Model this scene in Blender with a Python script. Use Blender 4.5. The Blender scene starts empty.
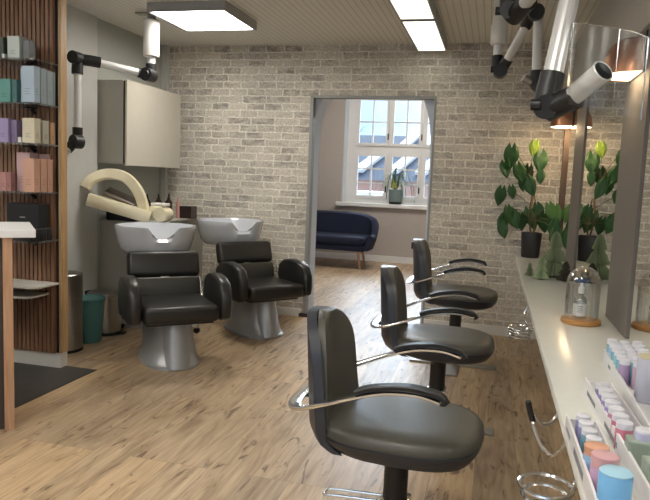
import bpy, bmesh, math, random
from mathutils import Vector, Matrix
random.seed(7)
S = bpy.context.scene
COL = S.collection
PI = math.pi

# ------------------------------------------------------------------ materials
def _nt(name):
    m = bpy.data.materials.new(name); m.use_nodes = True
    nt = m.node_tree; b = nt.nodes['Principled BSDF']
    return m, nt, b
def N(nt, t, **kw):
    n = nt.nodes.new(t)
    for k, v in kw.items(): setattr(n, k, v)
    return n
def mat(name, col, rough=.5, metal=0., var=.06, scale=12., bump=0., coat=0., spec=None, aniso=None):
    m, nt, b = _nt(name)
    tc = N(nt, 'ShaderNodeTexCoord'); no = N(nt, 'ShaderNodeTexNoise'); no.inputs['Scale'].default_value = scale
    no.inputs['Detail'].default_value = 4
    if aniso:
        mp = N(nt, 'ShaderNodeMapping'); mp.inputs['Scale'].default_value = aniso
        nt.links.new(tc.outputs['Object'], mp.inputs[0]); nt.links.new(mp.outputs[0], no.inputs['Vector'])
    else: nt.links.new(tc.outputs['Object'], no.inputs['Vector'])
    mr = N(nt, 'ShaderNodeMapRange'); mr.inputs[3].default_value = 1 - var * 2; mr.inputs[4].default_value = 1 + var * 2
    nt.links.new(no.outputs['Fac'], mr.inputs[0])
    mx = N(nt, 'ShaderNodeVectorMath', operation='SCALE'); mx.inputs[0].default_value = col[:3]
    nt.links.new(mr.outputs[0], mx.inputs['Scale']); nt.links.new(mx.outputs[0], b.inputs['Base Color'])
    b.inputs['Roughness'].default_value = rough; b.inputs['Metallic'].default_value = metal
    if coat: b.inputs['Coat Weight'].default_value = coat; b.inputs['Coat Roughness'].default_value = .08
    if spec is not None: b.inputs['Specular IOR Level'].default_value = spec
    if bump:
        bp = N(nt, 'ShaderNodeBump'); bp.inputs['Strength'].default_value = bump; bp.inputs['Distance'].default_value = .004
        nt.links.new(no.outputs['Fac'], bp.inputs['Height']); nt.links.new(bp.outputs[0], b.inputs['Normal'])
    return m
def emit(name, col, strength):
    m, nt, b = _nt(name)
    b.inputs['Base Color'].default_value = (.8, .8, .8, 1)
    b.inputs['Emission Color'].default_value = (*col, 1); b.inputs['Emission Strength'].default_value = strength
    return m
def clear(name, tint=(1, 1, 1), gl=.06, rough=.02, edge=.5):
    m, nt, b = _nt(name); nt.nodes.remove(b)
    out = [n for n in nt.nodes if n.type == 'OUTPUT_MATERIAL'][0]
    t = N(nt, 'ShaderNodeBsdfTransparent'); t.inputs[0].default_value = (*tint, 1)
    g = N(nt, 'ShaderNodeBsdfGlossy'); g.inputs['Roughness'].default_value = rough; g.inputs['Color'].default_value = (.95, .95, .95, 1)
    lw = N(nt, 'ShaderNodeLayerWeight'); lw.inputs['Blend'].default_value = .35
    mr = N(nt, 'ShaderNodeMapRange'); mr.inputs[3].default_value = gl; mr.inputs[4].default_value = edge
    nt.links.new(lw.outputs['Facing'], mr.inputs[0])
    mx = N(nt, 'ShaderNodeMixShader'); nt.links.new(mr.outputs[0], mx.inputs[0])
    nt.links.new(t.outputs[0], mx.inputs[1]); nt.links.new(g.outputs[0], mx.inputs[2]); nt.links.new(mx.outputs[0], out.inputs[0])
    return m
def ramp(nt, fac, stops):
    r = N(nt, 'ShaderNodeValToRGB'); e = r.color_ramp.elements
    while len(e) < len(stops): e.new(.5)
    for i, (p, c) in enumerate(stops): e[i].position = p; e[i].color = (*c, 1)
    nt.links.new(fac, r.inputs[0]); return r

def brick_mat():
    m, nt, b = _nt('whitewashed_brick')
    geo = N(nt, 'ShaderNodeNewGeometry'); sx = N(nt, 'ShaderNodeSeparateXYZ'); nt.links.new(geo.outputs['Position'], sx.inputs[0])
    ad = N(nt, 'ShaderNodeMath', operation='ADD'); nt.links.new(sx.outputs[0], ad.inputs[0]); nt.links.new(sx.outputs[1], ad.inputs[1])
    cb = N(nt, 'ShaderNodeCombineXYZ'); nt.links.new(ad.outputs[0], cb.inputs[0]); nt.links.new(sx.outputs[2], cb.inputs[1])
    nz = N(nt, 'ShaderNodeTexNoise'); nz.inputs['Scale'].default_value = 14; nz.inputs['Detail'].default_value = 3
    nt.links.new(geo.outputs['Position'], nz.inputs['Vector'])
    sub = N(nt, 'ShaderNodeVectorMath', operation='SUBTRACT'); sub.inputs[1].default_value = (.5, .5, .5); nt.links.new(nz.outputs['Color'], sub.inputs[0])
    sc = N(nt, 'ShaderNodeVectorMath', operation='SCALE'); sc.inputs['Scale'].default_value = .024; nt.links.new(sub.outputs[0], sc.inputs[0])
    av = N(nt, 'ShaderNodeVectorMath', operation='ADD'); nt.links.new(cb.outputs[0], av.inputs[0]); nt.links.new(sc.outputs[0], av.inputs[1])
    br = N(nt, 'ShaderNodeTexBrick'); nt.links.new(av.outputs[0], br.inputs['Vector'])
    br.inputs['Scale'].default_value = 1; br.inputs['Brick Width'].default_value = .175; br.inputs['Row Height'].default_value = .0658
    br.inputs['Mortar Size'].default_value = .0072; br.inputs['Mortar Smooth'].default_value = .35; br.inputs['Bias'].default_value = -.1
    br.offset = .37; br.squash = 1.35; br.squash_frequency = 3; br.offset_frequency = 2
    br.inputs['Color1'].default_value = (.62, .575, .50, 1); br.inputs['Color2'].default_value = (.27, .24, .215, 1)
    br.inputs['Mortar'].default_value = (.82, .78, .70, 1)
    # whitewash patches
    n2 = N(nt, 'ShaderNodeTexNoise'); n2.inputs['Scale'].default_value = 9; n2.inputs['Detail'].default_value = 8; n2.inputs['Roughness'].default_value = .7
    mp = N(nt, 'ShaderNodeMapping'); mp.inputs['Scale'].default_value = (1, 1, 2.2); nt.links.new(geo.outputs['Position'], mp.inputs[0]); nt.links.new(mp.outputs[0], n2.inputs['Vector'])
    r2 = ramp(nt, n2.outputs['Fac'], [(.40, (0, 0, 0)), (.58, (1, 1, 1))])
    mx = N(nt, 'ShaderNodeMix', data_type='RGBA'); 
    ml = N(nt, 'ShaderNodeMath', operation='MULTIPLY'); ml.inputs[1].default_value = .72; nt.links.new(r2.outputs[0], ml.inputs[0]); nt.links.new(ml.outputs[0], mx.inputs[0])
    nt.links.new(br.outputs['Color'], mx.inputs[6]); mx.inputs[7].default_value = (.66, .62, .54, 1)
    # large tonal drift
    n3 = N(nt, 'ShaderNodeTexNoise'); n3.inputs['Scale'].default_value = 1.6; n3.inputs['Detail'].default_value = 3; nt.links.new(geo.outputs['Position'], n3.inputs['Vector'])
    mr = N(nt, 'ShaderNodeMapRange'); mr.inputs[1].default_value = .3; mr.inputs[2].default_value = .7; mr.inputs[3].default_value = .82; mr.inputs[4].default_value = 1.12; nt.links.new(n3.outputs['Fac'], mr.inputs[0])
    n4 = N(nt, 'ShaderNodeTexNoise'); n4.inputs['Scale'].default_value = 60; n4.inputs['Detail'].default_value = 5; nt.links.new(geo.outputs['Position'], n4.inputs['Vector'])
    m4 = N(nt, 'ShaderNodeMapRange'); m4.inputs[1].default_value = .3; m4.inputs[2].default_value = .7; m4.inputs[3].default_value = .76; m4.inputs[4].default_value = 1.2; nt.links.new(n4.outputs['Fac'], m4.inputs[0])
    mm = N(nt, 'ShaderNodeMath', operation='MULTIPLY'); nt.links.new(mr.outputs[0], mm.inputs[0]); nt.links.new(m4.outputs[0], mm.inputs[1])
    fs = N(nt, 'ShaderNodeVectorMath', operation='SCALE'); nt.links.new(mx.outputs[2], fs.inputs[0]); nt.links.new(mm.outputs[0], fs.inputs['Scale'])
    nt.links.new(fs.outputs[0], b.inputs['Base Color'])
    b.inputs['Roughness'].default_value = .85; b.inputs['Specular IOR Level'].default_value = .25
    bp = N(nt, 'ShaderNodeBump'); bp.inputs['Strength'].default_value = .45; bp.inputs['Distance'].default_value = .006; bp.invert = True
    nt.links.new(br.outputs['Fac'], bp.inputs['Height']); nt.links.new(bp.outputs[0], b.inputs['Normal'])
    return m

def plank_mat():
    m, nt, b = _nt('oak_planks')
    geo = N(nt, 'ShaderNodeNewGeometry'); sx = N(nt, 'ShaderNodeSeparateXYZ'); nt.links.new(geo.outputs['Position'], sx.inputs[0])
    cb = N(nt, 'ShaderNodeCombineXYZ'); nt.links.new(sx.outputs[1], cb.inputs[0]); nt.links.new(sx.outputs[0], cb.inputs[1])
    br = N(nt, 'ShaderNodeTexBrick'); nt.links.new(cb.outputs[0], br.inputs['Vector'])
    br.inputs['Scale'].default_value = 1; br.inputs['Brick Width'].default_value = 1.28; br.inputs['Row Height'].default_value = .192
    br.inputs['Mortar Size'].default_value = .0012; br.inputs['Mortar Smooth'].default_value = .6; br.offset = .37; br.offset_frequency = 3
    br.inputs['Color1'].default_value = (.0, .0, .0, 1); br.inputs['Color2'].default_value = (1, 1, 1, 1); br.inputs['Mortar'].default_value = (.4, .4, .4, 1)
    # per-plank offset for the grain
    of = N(nt, 'ShaderNodeVectorMath', operation='SCALE'); of.inputs['Scale'].default_value = 7.3; nt.links.new(br.outputs['Color'], of.inputs[0])
    av = N(nt, 'ShaderNodeVectorMath', operation='ADD'); nt.links.new(geo.outputs['Position'], av.inputs[0]); nt.links.new(of.outputs[0], av.inputs[1])
    def nz(scale, sc3, det=5, dist=0.):
        mp = N(nt, 'ShaderNodeMapping'); mp.inputs['Scale'].default_value = sc3; nt.links.new(av.outputs[0], mp.inputs[0])
        n = N(nt, 'ShaderNodeTexNoise'); n.inputs['Scale'].default_value = scale; n.inputs['Detail'].default_value = det; n.inputs['Distortion'].default_value = dist
        nt.links.new(mp.outputs[0], n.inputs['Vector']); return n
    g1 = nz(2.0, (7, .8, 1), 6, 1.6); g2 = nz(10, (8, .5, 1), 3); g3 = nz(2.7, (5.0, 1.15, 1), 6, 2.2)
    c = ramp(nt, g1.outputs['Fac'], [(.28, (.31, .21, .12)), (.47, (.48, .35, .215)), (.72, (.60, .46, .30))])
    # knots and cracks
    k = ramp(nt, g3.outputs['Fac'], [(.31, (.26, .21, .17)), (.40, (1, 1, 1))])
    mu = N(nt, 'ShaderNodeMix', data_type='RGBA', blend_type='MULTIPLY'); mu.inputs[0].default_value = .85
    nt.links.new(c.outputs[0], mu.inputs[6]); nt.links.new(k.outputs[0], mu.inputs[7])
    l = ramp(nt, g2.outputs['Fac'], [(.3, (.80, .80, .80)), (.7, (1.08, 1.08, 1.08))])
    mu2 = N(nt, 'ShaderNodeMix', data_type='RGBA', blend_type='MULTIPLY'); mu2.inputs[0].default_value = 1
    nt.links.new(mu.outputs[2], mu2.inputs[6]); nt.links.new(l.outputs[0], mu2.inputs[7])
    t = ramp(nt, br.outputs['Color'], [(0, (.80, .80, .83)), (1, (1.14, 1.1, 1.04))])
    mu3 = N(nt, 'ShaderNodeMix', data_type='RGBA', blend_type='MULTIPLY'); mu3.inputs[0].default_value = 1
    nt.links.new(mu2.outputs[2], mu3.inputs[6]); nt.links.new(t.outputs[0], mu3.inputs[7])
    s = ramp(nt, br.outputs['Fac'], [(0, (1, 1, 1)), (1, (.55, .5, .45))])
    mu4 = N(nt, 'ShaderNodeMix', data_type='RGBA', blend_type='MULTIPLY'); mu4.inputs[0].default_value = 1
    nt.links.new(mu3.outputs[2], mu4.inputs[6]); nt.links.new(s.outputs[0], mu4.inputs[7])
    nt.links.new(mu4.outputs[2], b.inputs['Base Color'])
    b.inputs['Roughness'].default_value = .42; b.inputs['Specular IOR Level'].default_value = .45
    return m

def wood_mat(name, dark, light, axis=2, scale=6, rough=.5):
    m, nt, b = _nt(name)
    tc = N(nt, 'ShaderNodeTexCoord'); mp = N(nt, 'ShaderNodeMapping')
    sc = [8, 8, 8]; sc[axis] = .7; mp.inputs['Scale'].default_value = sc
    nt.links.new(tc.outputs['Object'], mp.inputs[0])
    n = N(nt, 'ShaderNodeTexNoise'); n.inputs['Scale'].default_value = scale; n.inputs['Detail'].default_value = 5; n.inputs['Distortion'].default_value = .6
    nt.links.new(mp.outputs[0], n.inputs['Vector'])
    r = ramp(nt, n.outputs['Fac'], [(.3, dark), (.7, light)]); nt.links.new(r.outputs[0], b.inputs['Base Color'])
    b.inputs['Roughness'].default_value = rough
    return m
def stripes_mat(name, base, line, pitch, w, axis='X', rough=.6):
    m, nt, b = _nt(name)
    geo = N(nt, 'ShaderNodeNewGeometry'); sx = N(nt, 'ShaderNodeSeparateXYZ'); nt.links.new(geo.outputs['Position'], sx.inputs[0])
    dv = N(nt, 'ShaderNodeMath', operation='DIVIDE'); dv.inputs[1].default_value = pitch; nt.links.new(sx.outputs[axis], dv.inputs[0])
    fr = N(nt, 'ShaderNodeMath', operation='FRACT'); nt.links.new(dv.outputs[0], fr.inputs[0])
    r = ramp(nt, fr.outputs[0], [(0, line), (w, line), (w + .12, base), (1, base)])
    nt.links.new(r.outputs[0], b.inputs['Base Color'])
    bp = N(nt, 'ShaderNodeBump'); bp.inputs['Strength'].default_value = .6; bp.inputs['Distance'].default_value = .005
    nt.links.new(r.outputs[0], bp.inputs['Height']); nt.links.new(bp.outputs[0], b.inputs['Normal'])
    b.inputs['Roughness'].default_value = rough; b.inputs['Specular IOR Level'].default_value = .3
    return m

M = dict(
    brick=brick_mat(), planks=plank_mat(),
    ceiling=stripes_mat('ceiling_boards', (.74, .72, .67), (.52, .50, .46), .05, .08, 'X'),
    wall_grey=mat('pale_grey_paint', (.52, .52, .50), .8, var=.02), wall_grey2=mat('grey_green_paint', (.40, .41, .375), .8, var=.02),
    wall_right=mat('light_grey_paint', (.50, .49, .46), .8, var=.02),
    taupe=mat('taupe_paint', (.47, .42, .375), .85, var=.02), white_paint=mat('white_paint', (.78, .77, .74), .5, var=.02),
    arch=mat('arch_plaster_daylit', (.60, .66, .75), .8, var=.02), reveal=mat('white_reveal_paint', (.66, .70, .74), .6, var=.02), frame_grey=mat('grey_door_frame', (.30, .31, .30), .5, var=.03),  # arch: bluish window daylight on the plaster is put into its colour
    slate_tile=mat('dark_slate_tiles', (.045, .042, .038), .5, var=.2, scale=5, bump=.1),
    slat=wood_mat('stained_slats', (.17, .085, .048), (.31, .17, .105)), oak=wood_mat('light_oak_edge', (.44, .27, .12), (.60, .40, .20)),
    felt=mat('black_felt_backing', (.02, .017, .015), .95), acrylic=clear('frosted_acrylic', (.82, .84, .85), .12, .15, .5),
    leather=mat('black_leather', (.016, .015, .014), .38, var=.1, scale=80, bump=.15), vinyl=mat('charcoal_vinyl', (.082, .080, .068), .40, var=.06, scale=60, bump=.08),
    shell=mat('dark_shell', (.028, .031, .042), .40, var=.05), chrome=mat('chrome', (.80, .80, .80), .18, 1., var=.02),
    blackplastic=mat('black_plastic', (.008, .008, .009), .45, var=.1), steel=mat('brushed_steel', (.42, .40, .37), .32, 1., var=.1, scale=20, aniso=(1, 1, 14)),
    flatsteel=mat('dull_steel_plate', (.34, .33, .31), .42, .8, var=.05), silver=mat('silver_lacquer', (.36, .37, .38), .38, .45, var=.03),
    porcelain=mat('white_porcelain', (.56, .585, .64), .12, var=.01, coat=.4), cream=mat('cream_plastic', (.74, .67, .48), .35, var=.03),
    creamw=mat('white_plastic', (.72, .71, .68), .4, var=.02), tube=mat('pale_tube', (.66, .66, .66), .32, .2, var=.02),
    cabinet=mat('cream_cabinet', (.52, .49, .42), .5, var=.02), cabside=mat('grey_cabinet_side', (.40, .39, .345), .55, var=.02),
    counter=mat('grey_counter', (.36, .35, .31), .55, var=.02), teal=mat('teal_plastic', (.075, .21, .21), .45, var=.03),
    worktop=mat('glossy_white_worktop', (.72, .72, .67), .2, var=.015), bronze=mat('brushed_bronze_panel', (.19, .17, .155), .6, .15, var=.05, scale=6, aniso=(1, 1, .2)),
    mirror=mat('mirror_silver', (.86, .87, .85), .01, 1., var=0.), copper=mat('copper', (.42, .20, .11), .32, .9, var=.04),
    lampwhite=emit('lamp_glow', (1., .80, .52), 2.6), led=emit('led_panel', (1., .955, .87), 10.5), led2=emit('led_strip', (1., .96, .84), .8),
    lens=clear('clear_acrylic', (.96, .96, .95), .02, .2, .35), glass=clear('clear_glass', (.98, .985, .98), .03, .0, .6),
    pane=clear('window_pane', (.97, .985, 1.), .04, .0, .4),
    leaf=mat('dark_green_leaf', (.022, .085, .018), .5, var=.25, scale=9), leaf2=mat('fresh_green_leaf', (.20, .30, .03), .45, var=.1), stem=mat('brown_stem', (.10, .09, .035), .6),
    pot=mat('black_pot', (.014, .014, .016), .45), heater=mat('heater_dark_metal', (.13, .11, .095), .4, .5), papergreen=mat('sage_paper', (.23, .275, .165), .85, var=.1), paperpale=mat('pale_green_paper', (.33, .40, .24), .85, var=.1),
    paperdark=mat('dark_brown_green_paper', (.06, .055, .035), .85, var=.1),
    navy=mat('navy_fabric', (.008, .013, .036), .85, var=.12, scale=60, bump=.2), legwood=wood_mat('sofa_leg_wood', (.50, .27, .17), (.66, .40, .28)),
    desk_white=mat('white_laminate', (.74, .74, .75), .35, var=.01), deskwood=wood_mat('desk_oak', (.38, .21, .12), (.52, .32, .20)),
    dark_inside=mat('dark_recess', (.05, .035, .03), .7), greypot=mat('grey_green_pot', (.20, .25, .24), .6),
    bamboo=mat('bamboo_base', (.50, .25, .08), .4, var=.1), paperlabel=mat('white_label', (.80, .80, .80), .6, var=.01),
    clearplastic=clear('milky_plastic', (.80, .83, .86), .25, .1, .6), inkgrey=mat('grey_print', (.25, .25, .27), .7),
)
PC = {}
def pc(c, rough=.4):
    k = tuple(c)
    if k not in PC: PC[k] = mat('carton_%02d' % len(PC), c, rough, var=.03)
    return PC[k]

# ------------------------------------------------------------------ mesh helpers
def link(name, bm, m, parent=None, smooth=False, loc=None, rot=None, kind=None):
    me = bpy.data.meshes.new(name); bmesh.ops.recalc_face_normals(bm, faces=bm.faces[:]); bm.to_mesh(me); bm.free()
    o = bpy.data.objects.new(name, me); COL.objects.link(o)
    for x in (m if isinstance(m, (list, tuple)) else [m]): me.materials.append(x)
    if smooth:
        for p in me.polygons: p.use_smooth = True
        try: me.set_sharp_from_angle(angle=math.radians(40))
        except Exception: pass
    if parent is not None: o.parent = parent
    if loc is not None: o.location = loc
    if rot is not None: o.rotation_euler = rot
    if kind: o['kind'] = kind
    return o
def thing(name, label, cat, loc=(0, 0, 0), rz=0, group=None):
    o = bpy.data.objects.new(name, None); COL.objects.link(o); o.empty_display_size = .1
    o.location = loc; o.rotation_euler = (0, 0, rz); return tag(o, label, cat, group)
def tag(o, label, cat, group=None):
    o['label'] = label; o['category'] = cat
    if group: o['group'] = group
    return o
def BM(): return bmesh.new()
def box(bm, x0, x1, y0, y1, z0, z1, bev=0., seg=2, mi=0, mtx=None):
    v = [bm.verts.new((x, y, z)) for x in (x0, x1) for y in (y0, y1) for z in (z0, z1)]
    fs = [bm.faces.new([v[i] for i in q]) for q in ((0, 1, 3, 2), (4, 6, 7, 5), (0, 4, 5, 1), (2, 3, 7, 6), (0, 2, 6, 4), (1, 5, 7, 3))]
    for f in fs: f.material_index = mi
    if bev:
        es = list({e for f in fs for e in f.edges})
        r = bmesh.ops.bevel(bm, geom=es, offset=bev, segments=seg, profile=.5, affect='EDGES')
        for f in r['faces']: f.material_index = mi
        vs = list({w for f in r['faces'] for w in f.verts} | {w for w in v if w.is_valid})
        # include any linked faces
        vs = list({w for f in [f for w in vs for f in w.link_faces] for w in f.verts})
    else: vs = v
    if mtx is not None: bmesh.ops.transform(bm, matrix=mtx, verts=vs)
    return vs
def loft(bm, rings, cap=True, closed=True, loop=False):
    vr = [[bm.verts.new(p) for p in r] for r in rings]
    n = len(vr[0]); pairs = list(zip(vr, vr[1:])) + ([(vr[-1], vr[0])] if loop else [])
    for a, b in pairs:
        for i in range(n if closed else n - 1):
            j = (i + 1) % n
            bm.faces.new((a[i], a[j], b[j], b[i]))
    if cap and not loop:
        bm.faces.new(vr[0][::-1]); bm.faces.new(vr[-1])
    return vr
def circ(r, z, n=24, cx=0, cy=0, rx=None, ry=None, e=2.):
    out = []
    for i in range(n):
        a = 2 * PI * i / n; c, s = math.cos(a), math.sin(a)
        out.append((cx + (rx or r) * math.copysign(abs(c) ** (2 / e), c), cy + (ry or r) * math.copysign(abs(s) ** (2 / e), s), z))
    return out
def lathe(bm, prof, n=24, cx=0, cy=0, cap=True):
    return loft(bm, [circ(max(r, 1e-4), z, n, cx, cy) for r, z in prof], cap)
def smoothpath(pts, k=6):
    P = [Vector(p) for p in pts]; out = []
    for i in range(len(P) - 1):
        p0 = P[max(i - 1, 0)]; p1 = P[i]; p2 = P[i + 1]; p3 = P[min(i + 2, len(P) - 1)]
        for j in range(k):
            t = j / k
            out.append(.5 * ((2 * p1) + (-p0 + p2) * t + (2 * p0 - 5 * p1 + 4 * p2 - p3) * t * t + (-p0 + 3 * p1 - 3 * p2 + p3) * t ** 3))
    out.append(P[-1]); return out
def tube(bm, pts, r, n=10, smooth=True, k=6, profile=None, up=(0, 0, 1), loop=False):
    """sweep a circle of radius r (number or list), or a (w, h) profile kept level with `up`"""
    P = smoothpath(pts, k) if smooth else [Vector(p) for p in pts]
    rings = []; prev = None; L = len(P)
    for i, p in enumerate(P):
        if loop: t = P[(i + 1) % L] - P[i - 1]
        else: t = P[min(i + 1, L - 1)] - P[max(i - 1, 0)]
        t.normalize(); u = Vector(up)
        if profile is None and prev is not None: u = prev
        s = t.cross(u)
        if s.length < 1e-3: s = t.cross(Vector((1, .1, 0)))
        s.normalize(); w = s.cross(t); w.normalize(); prev = w
        rr = r if not isinstance(r, (list, tuple)) else r[0] + (r[1] - r[0]) * i / (L - 1)
        if profile is None: rings.append([p + rr * (math.cos(2 * PI * q / n) * s + math.sin(2 * PI * q / n) * w) for q in range(n)])
        else:
            W, Hh = profile
            rings.append([p + a * W / 2 * s + b * Hh / 2 * w for a, b in ((-1, -.6), (-.85, -1), (.85, -1), (1, -.6), (1, .6), (.85, 1), (-.85, 1), (-1, .6))])
    loft(bm, rings, cap=not loop, loop=loop)
def cyl(bm, a, b, r, n=16, r2=None): tube(bm, [a, b], [r, r if r2 is None else r2], n, smooth=False)
def prism(bm, poly, z0, z1, bev=0):
    lo = [bm.verts.new((x, y, z0)) for x, y in poly]; hi = [bm.verts.new((x, y, z1)) for x, y in poly]
    n = len(poly); fs = [bm.faces.new(lo[::-1]), bm.faces.new(hi)]
    for i in range(n): fs.append(bm.faces.new((lo[i], lo[(i + 1) % n], hi[(i + 1) % n], hi[i])))
    if bev: bmesh.ops.bevel(bm, geom=list({e for f in fs for e in f.edges}), offset=bev, segments=2, affect='EDGES')
def part(name, m, parent, fn, smooth=False, **k):
    bm = BM(); fn(bm); return link(name, bm, m, parent, smooth, **k)
def bx(name, m, parent, *a, bev=0., smooth=False, **k):
    bm = BM(); box(bm, *a, bev=bev); return link(name, bm, m, parent, smooth, **k)
def struct(name, m, *a, **k):
    return bx(name, m, None, *a, kind='structure', **k)
def dup(root, loc=None, rz=None, label=None, group=None):
    def cp(o, par):
        c = o.copy(); COL.objects.link(c)
        if par is not None: c.parent = par
        for ch in [q for q in ALL if q.parent == o]: cp(ch, c)
        return c
    ALL = list(COL.objects)
    r = cp(root, None)
    if loc is not None: r.location = loc
    if rz is not None: r.rotation_euler = (0, 0, rz)
    if label: r['label'] = label
    if group: r['group'] = group
    return r

# ------------------------------------------------------------------ room shell
YB = 5.786; CE = 2.5; XL = -3.14; XR = .575; YF = 10.31
struct('floor', M['planks'], -4.6, 1.2, -2.6, 10.9, -.1, 0)
struct('floor', M['slate_tile'], -4.55, -2.43, .6, 3.63, -.02, .004)
struct('ceiling', M['ceiling'], -4.6, .75, -2.6, YB, CE, CE + .1)
def back(bm):
    T = .08
    box(bm, -3.3, -1.66, YB, YB + T, 0, CE + .1); box(bm, -.533, .75, YB, YB + T, 0, CE + .1); box(bm, -1.66, -.533, YB, YB + T, 2.04, CE + .1)
link('wall_back', (lambda b: (back(b), b)[1])(BM()), M['brick'], kind='structure')
# arched masonry opening behind the square one
def arch(bm):
    y0, y1 = YB + .08, YB + .36; xc, hw, zs, rise = -1.117, .548, 1.54, .76
    pts = []
    n = 20
    for i in range(n + 1):
        a = PI - PI * i / n; c, s = math.cos(a), math.sin(a)
        pts.append((xc + hw * math.copysign(abs(c) ** (2 / 2.5), c), zs + rise * abs(s) ** (2 / 2.5)))
    prof = [(xc - hw, 0)] + pts + [(xc + hw, 0)]
    outer = [(-3.6, 0)] + [(-3.6 + 5.2 * i / n, 3.2) for i in range(n + 1)] + [(1.6, 0)]
    for y, in ((y0,), (y1,)):
        a = [bm.verts.new((x, y, z)) for x, z in prof]; b = [bm.verts.new((x, y, z)) for x, z in outer]
        for i in range(len(a) - 1): bm.faces.new((a[i], a[i + 1], b[i + 1], b[i]))
    a0 = [bm.verts.new((x, y0, z)) for x, z in prof]; a1 = [bm.verts.new((x, y1, z)) for x, z in prof]
    for i in range(len(a0) - 1): bm.faces.new((a0[i], a0[i + 1], a1[i + 1], a1[i]))
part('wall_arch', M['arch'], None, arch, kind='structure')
def dframe(bm):
    box(bm, -1.668, -1.64, YB - .006, YB + .09, .0, 2.05); box(bm, -.548, -.528, YB - .004, YB + .09, 0, 2.05); box(bm, -1.668, -.528, YB - .006, YB + .09, 2.03, 2.052)
part('trim_1', M['frame_grey'], None, dframe, kind='structure')
struct('trim_2', M['dark_inside'], -1.70, -1.60, YB - .02, YB + .09, 0, .035)
# left wall with the slightly recessed grey-green bay
struct('wall_left', M['wall_grey'], XL - .15, XL + .02, 3.66, 4.66, 0, CE)
struct('wall_left', M['wall_grey2'], XL - .15, XL, 4.66, YB, 0, CE)
struct('wall_reception', M['wall_grey'], -4.75, -4.6, -2.6, 3.66, 0, CE)
struct('wall_divider', M['wall_grey'], -4.7, -2.72, 3.585, 3.66, 0, CE)
struct('trim_3', M['wall_grey'], XL, XL + .055, YB - .06, YB, 0, CE)
struct('wall_right', M['wall_right'], XR, XR + .15, -2.6, YB, 0, CE)
def rear(bm):
    box(bm, -4.75, -3.4, -2.75, -2.6, 0, CE); box(bm, .1, .75, -2.75, -2.6, 0, CE); box(bm, -3.4, .1, -2.75, -2.6, 0, .7); box(bm, -3.4, .1, -2.75, -2.6, 2.3, CE)
part('wall_front', M['wall_grey'], None, rear, kind='structure')
def rwin(bm):
    for x in (-3.4, -2.55, -1.68, -.82, .05): box(bm, x, x + .05, -2.70, -2.65, .7, 2.3)
    for z in (.7, 1.5, 2.25): box(bm, -3.4, .1, -2.70, -2.65, z, z + .05)
wf = part('window_2', M['white_paint'], None, rwin, kind='structure')
bx('pane', M['pane'], wf, -3.4, .1, -2.68, -2.675, .7, 2.3)
struct('baseboard_back', M['white_paint'], XL + .05, -1.69, YB - .018, YB, 0, .075, bev=.003)
struct('baseboard_back', M['white_paint'], -.53, XR, YB - .018, YB, 0, .085, bev=.003)
struct('baseboard_left', M['white_paint'], XL + .02, XL + .035, 3.66, 4.66, 0, .08)
# far room
struct('wall_far_left', M['taupe'], -3.75, -3.6, YB + .36, 10.9, 0, 3.2)
struct('wall_far_right', M['taupe'], 1.2, 1.35, YB + .36, 10.9, 0, 3.2)
struct('ceiling', M['white_paint'], -3.75, 1.35, YB + .08, 10.9, 3.2, 3.3)
def farwall(bm):
    x0, x1, z0, z1 = -2.38, -.35, .93, 2.95
    box(bm, -3.75, x0, YF, YF + .3, 0, 3.2); box(bm, x1, 1.35, YF, YF + .3, 0, 3.2); box(bm, x0, x1, YF, YF + .3, 0, z0); box(bm, x0, x1, YF, YF + .3, z1, 3.2)
part('wall_far', M['taupe'], None, farwall, kind='structure')
def lin(bm):
    box(bm, -2.385, -2.362, YF - .004, YF + .26, .93, 2.95); box(bm, -.37, -.345, YF - .004, YF + .26, .93, 2.95); box(bm, -2.385, -.345, YF - .004, YF + .26, 2.93, 2.96)
part('trim_4', M['reveal'], None, lin, kind='structure')
struct('trim_5', M['white_paint'], -2.47, -.30, YF - .07, YF + .26, .875, .935, bev=.008)
struct('baseboard_far', M['white_paint'], -3.6, 1.2, YF - .018, YF, 0, .10, bev=.003)
def wframe(bm):
    y0, y1 = YF + .16, YF + .22; xs = [-2.36, -2.235, -1.72, -1.62, -1.155, -1.06, -.56, -.37]
    for a, b in ((-2.36, -2.21), (-1.695, -1.645), (-1.16, -1.11), (-.52, -.37)): box(bm, a, b, y0, y1, .93, 2.95)
    for a, b in ((.93, 1.02), (1.735, 1.86), (2.62, 2.70)): box(bm, -2.36, -.37, y0 + .003, y1 - .003, a, b)
w1 = part('window_1', M['white_paint'], None, wframe, kind='structure')
k = 0
for (xa, xb) in ((-2.215, -1.685), (-1.655, -1.15), (-1.12, -.515)):
    for (za, zb, hz) in ((1.015, 1.74, (1.26, 1.49)), (1.855, 2.625, (2.235,))):
        def sash(bm, xa=xa, xb=xb, za=za, zb=zb, hz=hz):
            y0, y1 = YF + .135, YF + .20; t = .046
            box(bm, xa, xa + t, y0, y1, za, zb); box(bm, xb - t, xb, y0, y1, za, zb)
            box(bm, xa, xb, y0 + .002, y1, za, za + t); box(bm, xa, xb, y0 + .002, y1, zb - t, zb)
            xm = (xa + xb) / 2; box(bm, xm - .012, xm + .012, y0 + .01, y1 - .01, za, zb)
            for z in hz: box(bm, xa, xb, y0 + .012, y1 - .012, z - .012, z + .012)
        s = part('sash', M['white_paint'], w1, sash)
        bx('pane', M['pane'], s, xa + .03, xb - .03, YF + .172, YF + .176, za + .03, zb - .03)
        if xa < -1.1: part('latch', M['blackplastic'], s, lambda bm, xb=xb, za=za: box(bm, xb - .02, xb + .0, YF + .13, YF + .15, za + .10, za + .2))

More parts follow.
